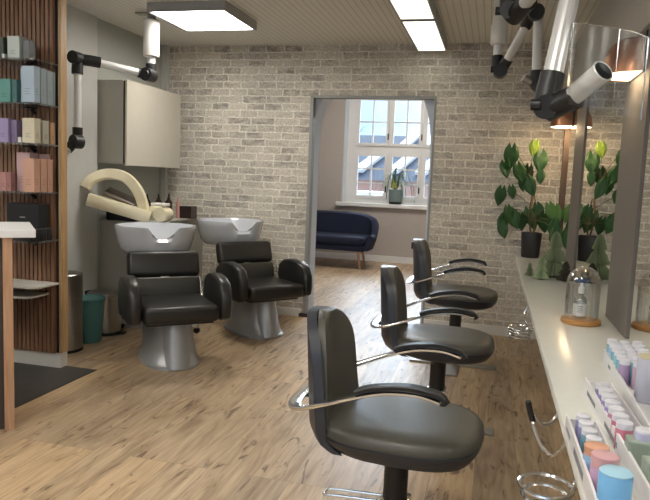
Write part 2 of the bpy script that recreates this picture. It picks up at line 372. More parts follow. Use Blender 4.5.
# ------------------------------------------------------------------ outside the far window
struct('ground', mat('street_asphalt', (.42, .47, .52), .9, var=.05, scale=1), -30, 30, 11.2, 60, -.6, -.5)
def house(name, label, x0, x1, y0, y1, ez, rz_, wallm, roofm, wins=(), sky=(), zb=-.5):
    h = thing(name, label, 'building', ((x0 + x1) / 2, y0, zb)); h_loc = Vector(h.location)
    L = lambda x, y, z: (x - h_loc.x, y - h_loc.y, z - h_loc.z)
    def w(bm):
        a = L(x0, y0, zb); b = L(x1, y1, ez); box(bm, a[0], b[0], a[1], b[1], a[2], b[2])
    part('wall', wallm, h, w)
    def rf(bm):
        ym = (y0 + y1) / 2; o = .3
        P = [(x0 - o, y0 - o, ez), (x0 - o, y1 + o, ez), (x0 - o, ym, rz_)]; Q = [(x1 + o, p[1], p[2]) for p in P]
        loft(bm, [[L(*p) for p in P], [L(*p) for p in Q]])
    part('roof', roofm, h, rf)
    for (a, b, c, d) in wins:
        f = part('window', M['white_paint'], h, lambda bm: box(bm, a - h_loc.x, b - h_loc.x, -.06, .02, c - h_loc.z, d - h_loc.z))
        part('pane', M['blackplastic'], f, lambda bm: box(bm, a + .08 - h_loc.x, b - .08 - h_loc.x, -.08, -.055, c + .08 - h_loc.z, d - .08 - h_loc.z))
    ym = (y0 + y1) / 2; sl = (rz_ - ez) / (ym - y0 + .3)
    for (xc, t, sk) in sky:
        def sk_(bm, xc=xc, t=t, sk=sk):
            pts = []
            for (dx, dt) in ((-.18, 0), (.18, 0), (.18 + sk, .36), (-.18 + sk, .36)):
                y = y0 - .3 + (ym - y0 + .3) * (t + dt); z = ez + (t + dt) * (rz_ - ez)
                pts.append((xc + dx, y, z))
            loft(bm, [[L(p[0], p[1], p[2] + .02) for p in pts], [L(p[0], p[1] - .04, p[2] + .12) for p in pts]])
        part('skylight', M['paperlabel'], h, sk_)
    return h
slate = mat('slate_roof', (.022, .035, .065), .8, var=.15, scale=3); redtile = mat('red_roof', (.30, .12, .10), .7, var=.1)
salmon = mat('salmon_render', (.62, .36, .28), .8); paleh = mat('pale_render', (.62, .70, .80), .8)
house('apartment_building', 'long building with dark slate roof and skylights seen through the far window', -4.9, 3.5, 20, 28, 1.30, 2.95, salmon, slate,
      wins=((-2.1, -1.5, .0, .6), (-1.0, -.5, 0, .6)), sky=((-4.2, .12, .4), (-3.1, .12, .4), (-2.2, .12, .4), (-3.2, .58, .3), (-2.5, .58, .3)))
house('town_house', 'pale blue-white gabled house left of the slate roof outside', -7.2, -5.7, 30, 34, 3.0, 3.5, paleh, redtile, wins=((-6.9, -6.6, 1.9, 2.6), (-6.3, -6.0, 1.9, 2.6)))
house('town_house', 'low house with a red tiled roof below the slate roof outside', -3.9, -3.1, 17, 18.2, .35, .75, salmon, redtile)
van = thing('parked_van', 'white van parked in the street below the far window', 'vehicle', (-2.9, 14.2, -.5))
def vb(bm):
    P = [(-1.6, .25), (-1.6, 1.15), (-1.45, 1.55), (.7, 1.55), (1.15, 1.05), (1.6, .95), (1.65, .25)]
    loft(bm, [[(x, y, z) for x, z in P] for y in (-.75, .75)])
part('body', M['creamw'], van, vb)
for sx_ in (-1., 1.05):
    for sy_ in (-.72, .6): part('wheel', M['blackplastic'], van, lambda bm: cyl(bm, (sx_, sy_, .3), (sx_, sy_ + .15, .3), .3, 20))
bx('window', M['blackplastic'], van, -.2, .8, -.76, -.74, 1.0, 1.4)

# bare tree outside
tr = thing('bare_tree', 'bare winter tree with thin branches outside the far window', 'tree', (-7.6, 27.5, -.5))
def trunk(bm):
    tube(bm, [(0, 0, 0), (.1, 0, 2.5), (0, 0, 4.5)], [.16, .08], 8)
    random.seed(3)
    def br(p, d, l, r, lev):
        q = p + d * l; m = (p + q) / 2 + Vector((random.uniform(-.1, .1), random.uniform(-.1, .1), .05)) * l
        tube(bm, [p, m, q], [r, r * .5], 5, k=3)
        if lev:
            for _ in range(4):
                e = (d + Vector((random.uniform(-.8, .8), random.uniform(-.8, .8), random.uniform(-.2, .5)))).normalized()
                br(p + d * l * random.uniform(.4, 1), e, l * .65, r * .5, lev - 1)
    for i in range(9):
        a = i * 2.4; br(Vector((.05, 0, 2.2 + i * .28)), Vector((math.cos(a), math.sin(a), .8)).normalized(), 1.5, .05, 2)
part('trunk', mat('bark', (.12, .11, .10), .9), tr, trunk)

# ------------------------------------------------------------------ slatted partition with shelves
pt = thing('slatted_partition', 'floor-to-ceiling slatted brown wood partition at the left edge', 'partition', (-2.69, 3.56, 0))
def slats(bm):
    x = -4.2
    while x < -2.69: box(bm, x + 2.69, x + .022 + 2.69, .0, .0245, .10, CE); x += .0315
part('slat_panel', M['slat'], pt, slats)
bx('backing', M['felt'], pt, -1.9, .012, .0235, .0245, .1, CE)
bx('end_trim', M['oak'], pt, .014, .03, .024, .088, .10, CE, bev=.002)
bx('skirting', M['creamw'], pt, -1.9, .028, .012, .085, 0, .10)
# acrylic shelves
def shelf(z, label, w=1.2, d=.225, x1=-2.66, m=None, brk=True, grp='clear shelves on the slatted partition'):
    t = thing('display_shelf', label, 'shelf', (x1, 3.558, z), 0, grp)
    def pl(bm):
        r = .05
        P = [(-w, 0), (-w, -d), (-r, -d)] + [(-r + r * math.sin(a), -d + r - r * math.cos(a)) for a in (.5, 1., 1.4)] + [(0, -d + r), (0, 0)]
        prism(bm, P, -.012, 0)
    part('plate', m or M['acrylic'], t, pl)
    if brk:
        for x in (-.17, -.8): part('bracket', M['blackplastic'], t, lambda bm: (box(bm, x - .015, x + .015, -.09, 0, -.022, -.0125), cyl(bm, (x, -.035, -.018), (x, 0, -.045), .012, 10)))
    return t
shelf(1.940, 'topmost clear shelf on the slatted partition, holding a white carton')
shelf(1.684, 'second clear shelf from the top of the partition, under the blue cartons')
shelf(1.446, 'clear partition shelf under the purple and yellow cartons')
shelf(1.152, 'clear partition shelf under the pink cartons')
shelf(.852, 'clear shelf behind the reception desk top, under the black carton')
whit = mat('white_shelf', (.60, .59, .55), .4)
shelf(.572, 'off-white lower shelf on the slatted partition, empty', m=whit, brk=False, grp='white lower shelves on the partition')
shelf(.50, 'short white shelf end just below the empty lower shelf', w=.6, d=.20, x1=-2.735, m=whit, brk=False, grp='white lower shelves on the partition')

def carton(x0, x1, z0, z1, y0, y1, col, label, name='carton', group=None, flap=True, grey=False):
    xc, yc = (x0 + x1) / 2, (y0 + y1) / 2
    t = thing(name, label, 'box', (xc, yc, z0), 0, group)
    w, d, h = (x1 - x0) / 2, (y1 - y0) / 2, z1 - z0
    bx('body', pc(col), t, -w, w, -d, d, 0, h, bev=.0012)
    if flap and h > .06:
        c2 = tuple(min(1, c * .62) for c in col)
        def pr(bm):
            for i in range(3): box(bm, -w * .5, w * (.35 - .2 * (i % 2)), -d - .0006, -d + .0005, h * (.22 + .07 * i), h * (.22 + .07 * i) + .004)
        part('print', pc(c2), t, pr)
        if y0 < 3.5: part('side_print', pc(c2), t, lambda bm: [box(bm, w - .0005, w + .0006, -d * .5, d * .3, h * (.22 + .07 * i), h * (.22 + .07 * i) + .004) for i in range(3)])
    return t
G1 = 'cartons on the top partition shelf'
carton(-3.0, -2.888, 1.940, 2.065, 3.36, 3.44, (.03, .035, .03), 'dark green-black carton at the left of the top shelf', group=G1)
carton(-2.876, -2.792, 1.940, 2.075, 3.38, 3.45, (.46, .52, .50), 'pale grey-white carton on the top shelf', group=G1)
carton(-2.782, -2.742, 1.940, 2.055, 3.40, 3.46, (.11, .12, .13), 'dark grey narrow carton right of the pale carton', group=G1)
carton(-2.886, -2.868, 1.940, 1.965, 3.345, 3.365, (.6, .62, .6), 'tiny white box in front of the pale carton on the top shelf', group=G1, flap=False)
G2 = 'cartons on the second partition shelf'
carton(-2.995, -2.938, 1.684, 1.820, 3.37, 3.43, (.42, .55, .58), 'pale blue carton cut by the left photo edge', group=G2)
carton(-2.923, -2.842, 1.684, 1.822, 3.36, 3.42, (.10, .27, .24), 'wide sea-green carton on the second shelf', group=G2)
carton(-2.838, -2.806, 1.684, 1.818, 3.37, 3.44, (.05, .13, .13), 'narrow dark teal carton right of the sea-green one', group=G2)
carton(-2.802, -2.762, 1.684, 1.892, 3.40, 3.46, (.33, .42, .50), 'tall pale blue carton half behind the front blue carton', group=G2)
bl = (.26, .33, .40)
for i, (y, lb) in enumerate(((3.345, 'tall light blue carton standing frontmost in the blue row'), (3.405, 'second tall grey-blue carton from the front in the blue row'), (3.462, 'third tall grey-blue carton from the front in the blue row'))):
    carton(-2.742 if i else -2.75, -2.662, 1.684, 1.895 - .004 * i, y, y + .05, (.34, .43, .52) if i == 0 else (.27, .33, .36), lb, group=G2)
carton(-2.74, -2.662, 1.684, 1.88, 3.517 - .003, 3.535, (.19, .24, .25), 'rearmost thin grey-blue carton in the blue row against the slats', group=G2)
G3 = 'cartons on the third partition shelf'
carton(-3.0, -2.955, 1.446, 1.59, 3.38, 3.44, (.02, .02, .03), 'black carton at the left end beside the purple carton', group=G3)
carton(-2.934, -2.859, 1.446, 1.588, 3.36, 3.42, (.30, .25, .42), 'pale purple carton on the third shelf', group=G3)
carton(-2.855, -2.817, 1.446, 1.580, 3.38, 3.44, (.19, .15, .26), 'darker purple narrow carton on the third shelf', group=G3)
carton(-2.966, -2.942, 1.446, 1.48, 3.34, 3.36, (.6, .58, .62), 'tiny white box in front of the purple carton', group=G3, flap=False)
carton(-2.748, -2.664, 1.446, 1.592, 3.345, 3.40, (.55, .50, .38), 'pale yellow carton, frontmost of the third shelf row', group=G3)
carton(-2.742, -2.664, 1.446, 1.585, 3.425, 3.475, (.42, .40, .33), 'off-white carton behind the pale yellow carton', group=G3)
carton(-2.742, -2.664, 1.446, 1.578, 3.495, 3.53, (.42, .26, .15), 'tan carton at the rear of the third shelf row', group=G3)
carton(-2.778, -2.755, 1.446, 1.478, 3.34, 3.36, (.6, .58, .55), 'tiny white box left of the pale yellow carton', group=G3, flap=False)
G4 = 'cartons on the pink partition shelf'
for i, x in enumerate((-2.998, -2.961, -2.924, -2.888)):
    carton(x, x + .033, 1.152, 1.264, 3.37, 3.41, ((.48, .26, .24), (.45, .24, .22), (.42, .21, .20), (.33, .16, .15))[i], ('leftmost', 'second', 'third', 'rightmost')[i] + ' of the four short salmon cartons', group=G4)
carton(-2.87, -2.775, 1.152, 1.390, 3.44, 3.52, (.50, .34, .34), 'tall dusty pink carton left of the peach ones', group=G4)
carton(-2.768, -2.70, 1.152, 1.385, 3.517, 3.536, (.46, .30, .29), 'tall dusty pink carton behind the peach ones', group=G4)
for i, y in enumerate((3.338, 3.400, 3.462)):
    carton(-2.742, -2.662, 1.152, 1.353, y, y + .052 - .006 * (i == 2), (.52, .30, .22), ('frontmost', 'middle', 'rearmost')[i] + ' of the three peach pink cartons in a row', group=G4)
cb_ = carton(-2.93, -2.70, .852, 1.075, 3.42, 3.52, (.012, .012, .014), 'large black carton with small pale logo behind the desk', group=None, flap=False)
bx('logo', M['inkgrey'], cb_, -.02, .02, -.0508, -.049, .135, .143)
for i, y in enumerate((3.35, 3.397, 3.444, 3.491)):
    j = thing('black_jar', ('frontmost', 'second', 'third', 'rearmost')[i] + ' of four small black jars in a row beside the black carton', 'jar', (-2.685, y, .852), 0, 'small black jars')
    part('body', M['blackplastic'], j, lambda bm: lathe(bm, [(.018, 0), (.02, .003), (.02, .045), (.016, .05)], 16), True)
    part('lid', M['pot'], j, lambda bm: lathe(bm, [(.021, .05), (.021, .072), (.018, .075)], 16), True)

# ------------------------------------------------------------------ reception desk
dk = thing('reception_desk', 'reception desk with white top and oak end panel at the left edge', 'desk', (-2.143, 2.696, 0), math.radians(42.0))
# local +x runs along the near edge towards lower right? (corner at origin, body to -x / +y)
bx('desk_top', M['desk_white'], dk, -1.3, 0, 0, .50, .962, 1.0, bev=.003)
bx('end_panel', M['deskwood'], dk, -.085 - .062, -.103, .012, .46, 0, .962, bev=.002)
bx('front_panel', M['dark_inside'], dk, -1.28, -.141, .045, .08, 0, .962)
bx('end_panel', M['deskwood'], dk, -1.28, -1.225, .085, .46, 0, .962, bev=.002)

# ------------------------------------------------------------------ bins
b1 = thing('waste_bin', 'tall cylindrical brushed steel bin half behind the slatted partition', 'bin', (-2.935, 3.97, 0))
part('body', M['steel'], b1, lambda bm: lathe(bm, [(.135, .015), (.135, .555), (.13, .56), (.126, .555), (.126, .03)], 32), True)
part('base_ring', M['blackplastic'], b1, lambda bm: lathe(bm, [(.137, 0), (.137, .02)], 32))
b2 = thing('waste_basket', 'teal open plastic basket beside the tall steel bin', 'bin', (-2.915, 4.25, 0))
part('body', M['teal'], b2, lambda bm: lathe(bm, [(.088, 0), (.091, .005), (.118, .325), (.113, .328), (.085, .01)], 32), True)
part('rim', M['teal'], b2, lambda bm: lathe(bm, [(.120, .315), (.124, .32), (.124, .335), (.117, .338), (.114, .33)], 32), True)
b3 = thing('pedal_bin', 'round steel pedal bin with lid behind the teal basket', 'bin', (-2.955, 4.52, 0))
part('body', M['steel'], b3, lambda bm: lathe(bm, [(.128, .02), (.128, .30)], 32), True)
part('lid', M['steel'], b3, lambda bm: lathe(bm, [(.132, .305), (.134, .325), (.11, .34), (.03, .345)], 32), True)
part('base', M['blackplastic'], b3, lambda bm: lathe(bm, [(.135, 0), (.135, .022)], 32), True)
part('hinge', M['blackplastic'], b3, lambda bm: box(bm, -.165, -.13, -.03, .03, .22, .33, .004))
part('pedal', M['blackplastic'], b3, lambda bm: box(bm, .11, .18, -.03, .03, .01, .022, .003))

# ------------------------------------------------------------------ wall cabinet, counter
cab = thing('wall_cabinet', 'cream wall cabinet with one plain door on the left wall', 'cabinet', (XL, 4.69, 1.355))
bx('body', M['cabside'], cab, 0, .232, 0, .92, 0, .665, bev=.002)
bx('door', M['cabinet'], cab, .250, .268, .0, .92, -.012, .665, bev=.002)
bx('door_gasket', M['blackplastic'], cab, .2315, .2505, .008, .91, .004, .658)
lc = thing('low_counter', 'grey base cabinet with thin worktop under the wall cabinet', 'cabinet', (XL + .004, 4.72, 0))
bx('body', M['counter'], lc, 0, .44, .01, 1.045, .0, .872, bev=.002)
bx('counter_top', M['counter'], lc, 0, .47, 0, 1.06, .872, .892, bev=.003)
def pump(x, y, z, h, label, r=.032, m='blackplastic'):
    t = thing('pump_bottle', label, 'bottle', (x, y, z), 0, 'dark pump bottles on the low counter')
    part('body', M[m], t, lambda bm: lathe(bm, [(r * .9, 0), (r, .006), (r, h * .68), (r * .4, h * .8), (r * .4, h * .84)], 16), True)
    def pm(bm):
        cyl(bm, (0, 0, h * .84), (0, 0, h), .007); tube(bm, [(0, 0, h), (.01, -.02, h + .005), (.02, -.045, h - .006)], .006, 8)
        lathe(bm, [(.014, h * .83), (.014, h * .88)], 12)
    part('pump', M['blackplastic'], t, pm, True)
brown = M['brownb'] = mat('brown_bottle', (.035, .02, .018), .25)
pump(-3.03, 5.30, .892, .20, 'dark pump bottle on the counter, leftmost of three', m='brownb')
pump(-2.94, 5.34, .892, .205, 'dark pump bottle on the counter, middle of three', m='brownb')
pump(-2.85, 5.36, .892, .21, 'dark pump bottle on the counter, rightmost of three', m='brownb')
pkb = thing('pump_bottle', 'pink bottle right of the dark pump bottles on the counter', 'bottle', (-2.775, 5.40, .892))
part('body', pc((.45, .24, .21)), pkb, lambda bm: lathe(bm, [(.022, 0), (.024, .01), (.02, .13), (.008, .17), (.008, .19)], 16), True)
dkb = thing('storage_box', 'dark brown box on the counter corner by the brick wall', 'box', (-2.70, 5.45, .892))
part('body', brown, dkb, lambda bm: (box(bm, -.06, .06, -.06, .06, 0, .11, .004)))
bxx = thing('storage_box', 'black low box on the counter under the cream hood', 'box', (-2.93, 4.80, .892))
part('body', M['blackplastic'], bxx, lambda bm: box(bm, -.15, .13, -.08, .08, 0, .10, .01))
part('lid', M['pot'], bxx, lambda bm: box(bm, -.153, .133, -.083, .083, .10, .115, .004))

# ------------------------------------------------------------------ climazon / hood processor
hd = thing('hair_processor', 'cream hood hair processor with curved arm behind the nearest wash basin', 'hair processor', (-2.60, 4.72, 0))
o = Vector((-2.60, 4.72, 0))
def hl(pts): return [Vector(p) - o for p in pts]
part('hood_arm', M['cream'], hd, lambda bm: tube(bm, hl([(-3.088, 4.45, 1.155), (-3.055, 4.49, 1.222), (-2.97, 4.57, 1.268), (-2.845, 4.62, 1.25), (-2.755, 4.65, 1.16), (-2.71, 4.67, 1.04), (-2.70, 4.68, .955)]), .03, profile=(.085, .045), up=(0, -1, .3)), True)
def bar(bm):
    a, b = Vector((-3.06, 4.45, 1.07)) - o, Vector((-2.64, 4.66, .94)) - o
    tube(bm, [a, a + (b - a) * .04, a + (b - a) * .5, b], .05, smooth=False, profile=(.12, .095), up=(0, 0, 1))
part('hood_panel', M['cream'], hd, bar, True)
def mirr(bm):
    a, b = Vector((-3.0, 4.61, 1.135)) - o, Vector((-2.77, 4.68, 1.04)) - o
    tube(bm, [a, b], .05, smooth=False, profile=(.14, .035), up=(0, -.3, 1))
part('heater', M['heater'], hd, mirr)
part('joint', M['cream'], hd, lambda bm: (box(bm, -.06, .06, -.06, .05, .925, 1.03, .02), cyl(bm, (.05, -.065, .965), (.05, .055, .965), .056, 20)), True)
part('control_box', M['creamw'], hd, lambda bm: box(bm, -.05, .08, -.04, .05, 1.03, 1.055, .008))
part('pole', M['creamw'], hd, lambda bm: cyl(bm, (.05, .05, .08), (.05, .05, .94), .022))
def hb(bm):
    for i in range(3):
        a = (3.40, 4.7, .1)[i]; d = Vector((math.cos(a), math.sin(a), 0)); l = (.38, .22, .28)[i]
        tube(bm, [Vector((.05, .05, .10)), Vector((.05, .05, .085)) + d * .15, Vector((.05, .05, .06)) + d * l], .02, profile=(.05, .03))
part('base', M['creamw'], hd, hb, True)
for i in range(3):
    a = (3.40, 4.7, .1)[i]; l = (.38, .22, .28)[i]; d = Vector((math.cos(a), math.sin(a), 0)) * (l - .01) + Vector((.05, .05, .025))
    part('caster', M['blackplastic'], hd, lambda bm: cyl(bm, d + Vector((0, -.012, 0)), d + Vector((0, .012, 0)), .025, 14))

# ------------------------------------------------------------------ wash units
def cushion(bm, x0, x1, y0, y1, z0, z1, bev=.03, mtx=None): box(bm, x0, x1, y0, y1, z0, z1, bev=bev, seg=4, mtx=mtx)
def wash_unit():
    t = thing('wash_chair', 'x', 'wash chair')
    def base(bm):
        rings = []
        for z, xa, xb, w in ((0, -.46, .17, .195), (.02, -.46, .17, .195), (.03, -.44, .155, .182), (.12, -.42, .12, .165), (.22, -.40, .09, .15), (.37, -.38, .07, .14)):
            rings.append(circ(0, z, 28, (xa + xb) / 2, 0, (xb - xa) / 2, w, 2.6))
        loft(bm, rings)
    part('base', M['silver'], t, base, True)
    part('pedestal_front', M['silver'], t, lambda bm: loft(bm, [circ(.09, .01, 20, .08, 0, .11, .10), circ(.085, .36, 20, .02, 0, .085, .085)]), True)
    def colm(bm):
        rings = [circ(0, z, 20, cx, 0, rx, ry, 3) for z, cx, rx, ry in ((.1, -.40, .07, .13), (.45, -.47, .06, .13), (.69, -.52, .08, .14))]
        loft(bm, rings)
    part('basin_column', M['silver'], t, colm, True)
    part('seat', M['leather'], t, lambda bm: cushion(bm, -.26, .26, -.245, .245, .335, .445, .03), True)
    part('seat_pan', M['blackplastic'], t, lambda bm: box(bm, -.25, .2, -.22, .22, .315, .345))
    bk = Matrix.Translation((-.235, 0, .42)) @ Matrix.Rotation(math.radians(-14), 4, 'Y')
    part('backrest', M['vinyl2'], t, lambda bm: cushion(bm, -.03, .03, -.245, .245, 0, .145, .02, bk), True)
    hk = Matrix.Translation((-.30, 0, .555)) @ Matrix.Rotation(math.radians(-17), 4, 'Y')
    part('headrest', M['leather'], t, lambda bm: cushion(bm, -.045, .045, -.258, .258, 0, .188, .035, hk), True)
    part('hinge', M['steel'], t, lambda bm: cyl(bm, (-.29, -.03, .56), (-.29, .03, .56), .015))
    for s in (-1, 1):
        def arm(bm, s=s):
            P = []
            prof = [(-.19, .38), (-.205, .48), (-.19, .555), (-.12, .605), (0, .622), (.11, .612), (.20, .575), (.24, .50), (.245, .40), (.235, .35), (.19, .325), (-.14, .33)]
            pp = [(x, z) for x, z in prof]
            c = Vector((0, .48))
            rings = []
            for y, k in ((.0, .90), (.010, .97), (.022, 1.), (.062, 1.), (.074, .97), (.084, .90)):
                rings.append([((x - c.x) * k + c.x, s * (.255 + y), (z - c.y) * k + c.y) for x, z in [tuple(q) for q in pp]])
            loft(bm, rings)
        part('armrest', M['leather'], t, arm, True)
    # basin
    def basin(bm):
        n = 48; cx = -.60; rings = []
        def ring(rx, ry, z, drop=0., xo=0., wave=0.):
            out = []
            for i in range(n):
                a = 2 * PI * i / n; d = math.atan2(math.sin(a), math.cos(a))
                g = math.exp(-(d / .29) ** 4)
                out.append((cx + xo + rx * math.cos(a) - .05 * g * (drop > 0), ry * math.sin(a), z - drop * g + wave * abs(math.sin(a))))
            return out
        rings = [ring(.13, .15, .690), ring(.205, .225, .698), ring(.245, .262, .735), ring(.262, .281, .80), ring(.274, .290, .855, .03), ring(.284, .298, .898, .080), ring(.282, .296, .905, .082), ring(.270, .284, .904, .082),
                 ring(.258, .272, .886, .065), ring(.235, .255, .82, .0), ring(.18, .20, .75), ring(.05, .05, .735)]
        loft(bm, rings)
    part('basin', M['porcelain'], t, basin, True)
    part('drain', M['chrome'], t, lambda bm: lathe(bm, [(.025, .732), (.025, .742)], 16, -.60, 0))
    part('lever', M['chrome'], t, lambda bm: tube(bm, [(-.13, .232, .42), (-.165, .232, .5), (-.19, .23, .57)], .005, 8), True)
    for a in (-.9, -.3, .3, .9):
        part('bolt', M['chrome'], t, lambda bm: lathe(bm, [(.009, .02), (.009, .032), (.004, .035)], 10, -.145 + .29 * math.cos(a), .19 * math.sin(a)))
    return t
M['vinyl2'] = mat('soft_black_vinyl', (.035, .034, .028), .42, var=.08, scale=70, bump=.1)
wu = wash_unit(); wu.location = (-2.05, 3.95, 0); wu.rotation_euler = (0, 0, math.radians(-49))
wu['label'] = 'black leather wash chair with white basin nearest the steel bins'; wu['group'] = 'wash chairs with basins'
dup(wu, (-1.785, 4.98, 0), math.radians(-40), 'black leather wash chair with white basin beside the doorway', 'wash chairs with basins')

# ------------------------------------------------------------------ styling chairs
def styling_chair():
    t = thing('styling_chair', 'x', 'salon chair')
    def seat(bm):
        rings = []
        for z, k, xo in ((.425, .74, .0), (.43, .85, 0), (.445, .95, 0), (.468, 1., 0), (.488, 1., 0), (.503, .965, 0), (.511, .88, 0), (.513, .6, 0)):
            rings.append(circ(0, z, 40, .007 + xo, 0, .276 * k, .240 * k, 2.9))
        loft(bm, rings)
    part('seat', M['vinyl'], t, seat, True)
    def pan(bm):
        rings = [circ(0, z, 40, cx, 0, rx, ry, 3.) for z, cx, rx, ry in ((.394, .02, .14, .12), (.400, .02, .2, .175), (.420, .01, .250, .220), (.448, .005, .274, .240), (.468, .005, .281, .245), (.471, .005, .26, .232))]
        rings = [[(x, y, z + (.04 * ((-.02 - x) / .27) ** 1.6 * (.471 - z) / .09 if x < -.02 else 0)) for x, y, z in rg] for rg in rings]
        loft(bm, rings)
    part('seat_shell', M['shell'], t, pan, True)
    def backc(bm, off, th, zs, wmul=1.):
        rings = []
        for z in zs:
            f = (z - .42) / .435
            hw = (.19 - .03 * f) * wmul
            if f > .6: hw *= max(.06, 1 - ((f - .6) / .4) ** 2.8) ** .5 
            xb = -.262 - .028 * f + off
            fr = []; bk = []
            for i in range(9):
                a = -1 + 2 * i / 8; cx = xb + .055 * a * a * (hw / .2) ** 2
                fr.append((cx + th / 2 * (1 - .5 * a ** 4), hw * a, z)); bk.append((cx - th / 2 * (1 - .5 * a ** 4), hw * a, z))
            rings.append(fr + bk[::-1])
        loft(bm, rings)
    zs = [.45, .48, .52, .57, .62, .68, .70, .73, .76, .785, .805, .82, .832, .841, .847, .851]
    part('backrest', M['vinyl'], t, lambda bm: backc(bm, .012, .05, zs), True)
    def bshell(bm):
        rings = []
        for z in [.422, .43, .445] + zs[1:]:
            f = (z - .42) / .435
            hw = .210 - .035 * max(f, 0)
            if f > .6: hw *= max(.07, 1 - ((f - .6) / .402) ** 2.8) ** .5
            xb = -.292 - .028 * f + (.085 * ((.47 - z) / .06) ** 2 if z < .47 else 0)
            fr = []; bk = []
            for i in range(9):
                a = -1 + 2 * i / 8; cx = xb + .075 * a * a * (hw / .2) ** 2
                fr.append((cx + .02, hw * a, z)); bk.append((cx - .016, hw * a, z))
            rings.append(fr + bk[::-1])
        loft(bm, rings)
    part('back_shell', M['shell'], t, bshell, True)
    def loop(bm):
        h = [(.17, .268, .668), (.10, .272, .682), (.0, .275, .674), (-.10, .275, .643), (-.20, .268, .602), (-.28, .238, .570), (-.325, .165, .553), (-.343, .08, .547), (-.347, 0, .545)]
        P = h + [(x, -y, z) for x, y, z in h[-2::-1]]
        tube(bm, P, .01, profile=(.042, .011), k=5)
    part('armrest_frame', M['chrome'], t, loop, True)
    for s in (-1, 1):
        def pad(bm, s=s):
            tube(bm, [(.184, s * .268, .662), (.180, s * .268, .678), (.155, s * .27, .690), (.07, s * .273, .699), (-.03, s * .275, .684), (-.085, s * .275, .664)], .02, profile=(.044, .016), k=5)
        part('arm_pad', M['blackplastic'], t, pad, True)
    part('bracket', M['blackplastic'], t, lambda bm: box(bm, -.35, -.29, -.03, .03, .533, .549, .003))
    part('bellows', M['blackplastic'], t, lambda bm: lathe(bm, [(.055, .395), (.052, .365), (.044, .355)] + [(.0415 + .001 * (i % 2), .345 - i * .008) for i in range(14)] + [(.043, .21)], 20), True)
    part('column', M['flatsteel'], t, lambda bm: lathe(bm, [(.036, .012), (.036, .22)], 20), True)
    def cross(bm):
        for i in range(4):
            a = i * PI / 2
            box(bm, 0, .31, -.045, .045, 0, .014, .003, mtx=Matrix.Rotation(a, 4, 'Z'))
        lathe(bm, [(.06, .0), (.06, .02), (.045, .028)], 20)
    part('base', M['flatsteel'], t, cross)
    def fr(bm):
        tube(bm, [(-.02, .022, .20), (-.2, .024, .188), (-.25, .022, .182), (-.257, 0, .18), (-.25, -.022, .182), (-.2, -.024, .188), (-.02, -.022, .20)], .005, 8)
        box(bm, -.05, .05, -.05, .05, .19, .212, .004)
    part('footrest', M['chrome'], t, fr, True)
    return t
c1 = styling_chair(); c1.location = (-.262, 2.16, -.005 + .005); c1.rotation_euler = (0, 0, math.radians(-4))
c1['label'] = 'nearest charcoal salon chair with chrome arm loop, seen from its left side'; c1['group'] = 'styling chairs facing the mirrors'
c2 = dup(c1, (-.225, 3.44, 0), 0, 'middle one of the three charcoal salon chairs, between the nearest and farthest')
c3 = dup(c1, (-.205, 4.70, 0), 0, 'farthest charcoal salon chair, standing by the brick wall')
for ch in [q for q in list(COL.objects) if q.parent == c3]:
    nm = ch.name.split('.')[0]
    if nm not in ('base', 'column', 'footrest', 'bellows'): ch.location.z += .045
    if nm in ('bellows', 'footrest'): ch.location.z += .04
    if nm == 'column': ch.scale.z = 1.2
part('coat_hook', M['blackplastic'], c3, lambda bm: (cyl(bm, (-.34, 0, .85), (-.29, 0, .85), .018, 12), box(bm, -.345, -.33, -.025, .025, .825, .875, .004)))

# ------------------------------------------------------------------ ceiling lights
pl = thing('ceiling_light_panel', 'square glowing ceiling light panel above the wash chairs', 'ceiling light', (-2.18, 4.62, CE))
def pfr(bm):
    for a in ((-.30, .30, -.32, -.30), (-.30, .30, .28, .30), (-.30, -.28, -.30, .28), (.28, .30, -.30, .28)): box(bm, *a, -.065, 0)
part('frame', M['silver'], pl, pfr)
bx('diffuser', M['led'], pl, -.28, .28, -.30, .28, -.06, -.045)
strip = []
for i, (y0, y1, lb) in enumerate(((4.64, 5.69, 'far rectangular ceiling light strip ending at the brick wall'), (3.55, 4.60, 'near rectangular ceiling light strip cut by the top photo edge'))):
    t = thing('ceiling_light_strip', lb, 'ceiling light', (-.585, y0, CE), 0, 'ceiling light strips')
    L = y1 - y0
    def fr2(bm):
        box(bm, -.125, -.112, 0, L, -.085, 0); box(bm, .112, .125, 0, L, -.085, 0); box(bm, -.112, .112, 0, .013, -.085, 0); box(bm, -.112, .112, L - .013, L, -.085, 0)
    part('frame', M['silver'], t, fr2)
    bx('diffuser', M['led2'], t, -.111, .111, .014, L - .014, -.083, -.07)
# unseen ceiling panels added to light the salon, behind and above the photographer
for i, (x, y) in enumerate(((-2.18, 1.6), (-2.2, -1.0), (-.585, 1.0), (-.585, -1.2), (-3.6, 2.0))):
    t = dup(pl, (x, y, CE), 0, 'unseen square ceiling light panel added over the front part of the salon', 'unseen ceiling light panels')

# ------------------------------------------------------------------ extraction arms
def knob(bm, p, d, r=.028, w=.03):
    p = Vector(p); d = Vector(d).normalized(); cyl(bm, p - d * w, p + d * w, r, 18)
def arm_thing(label, loc):
    return thing('extraction_arm', label, 'extraction arm', loc, 0, 'ceiling mounted extraction arms')
def seg(bm, a, b, r, r2=None): cyl(bm, a, b, r, 18, r2)
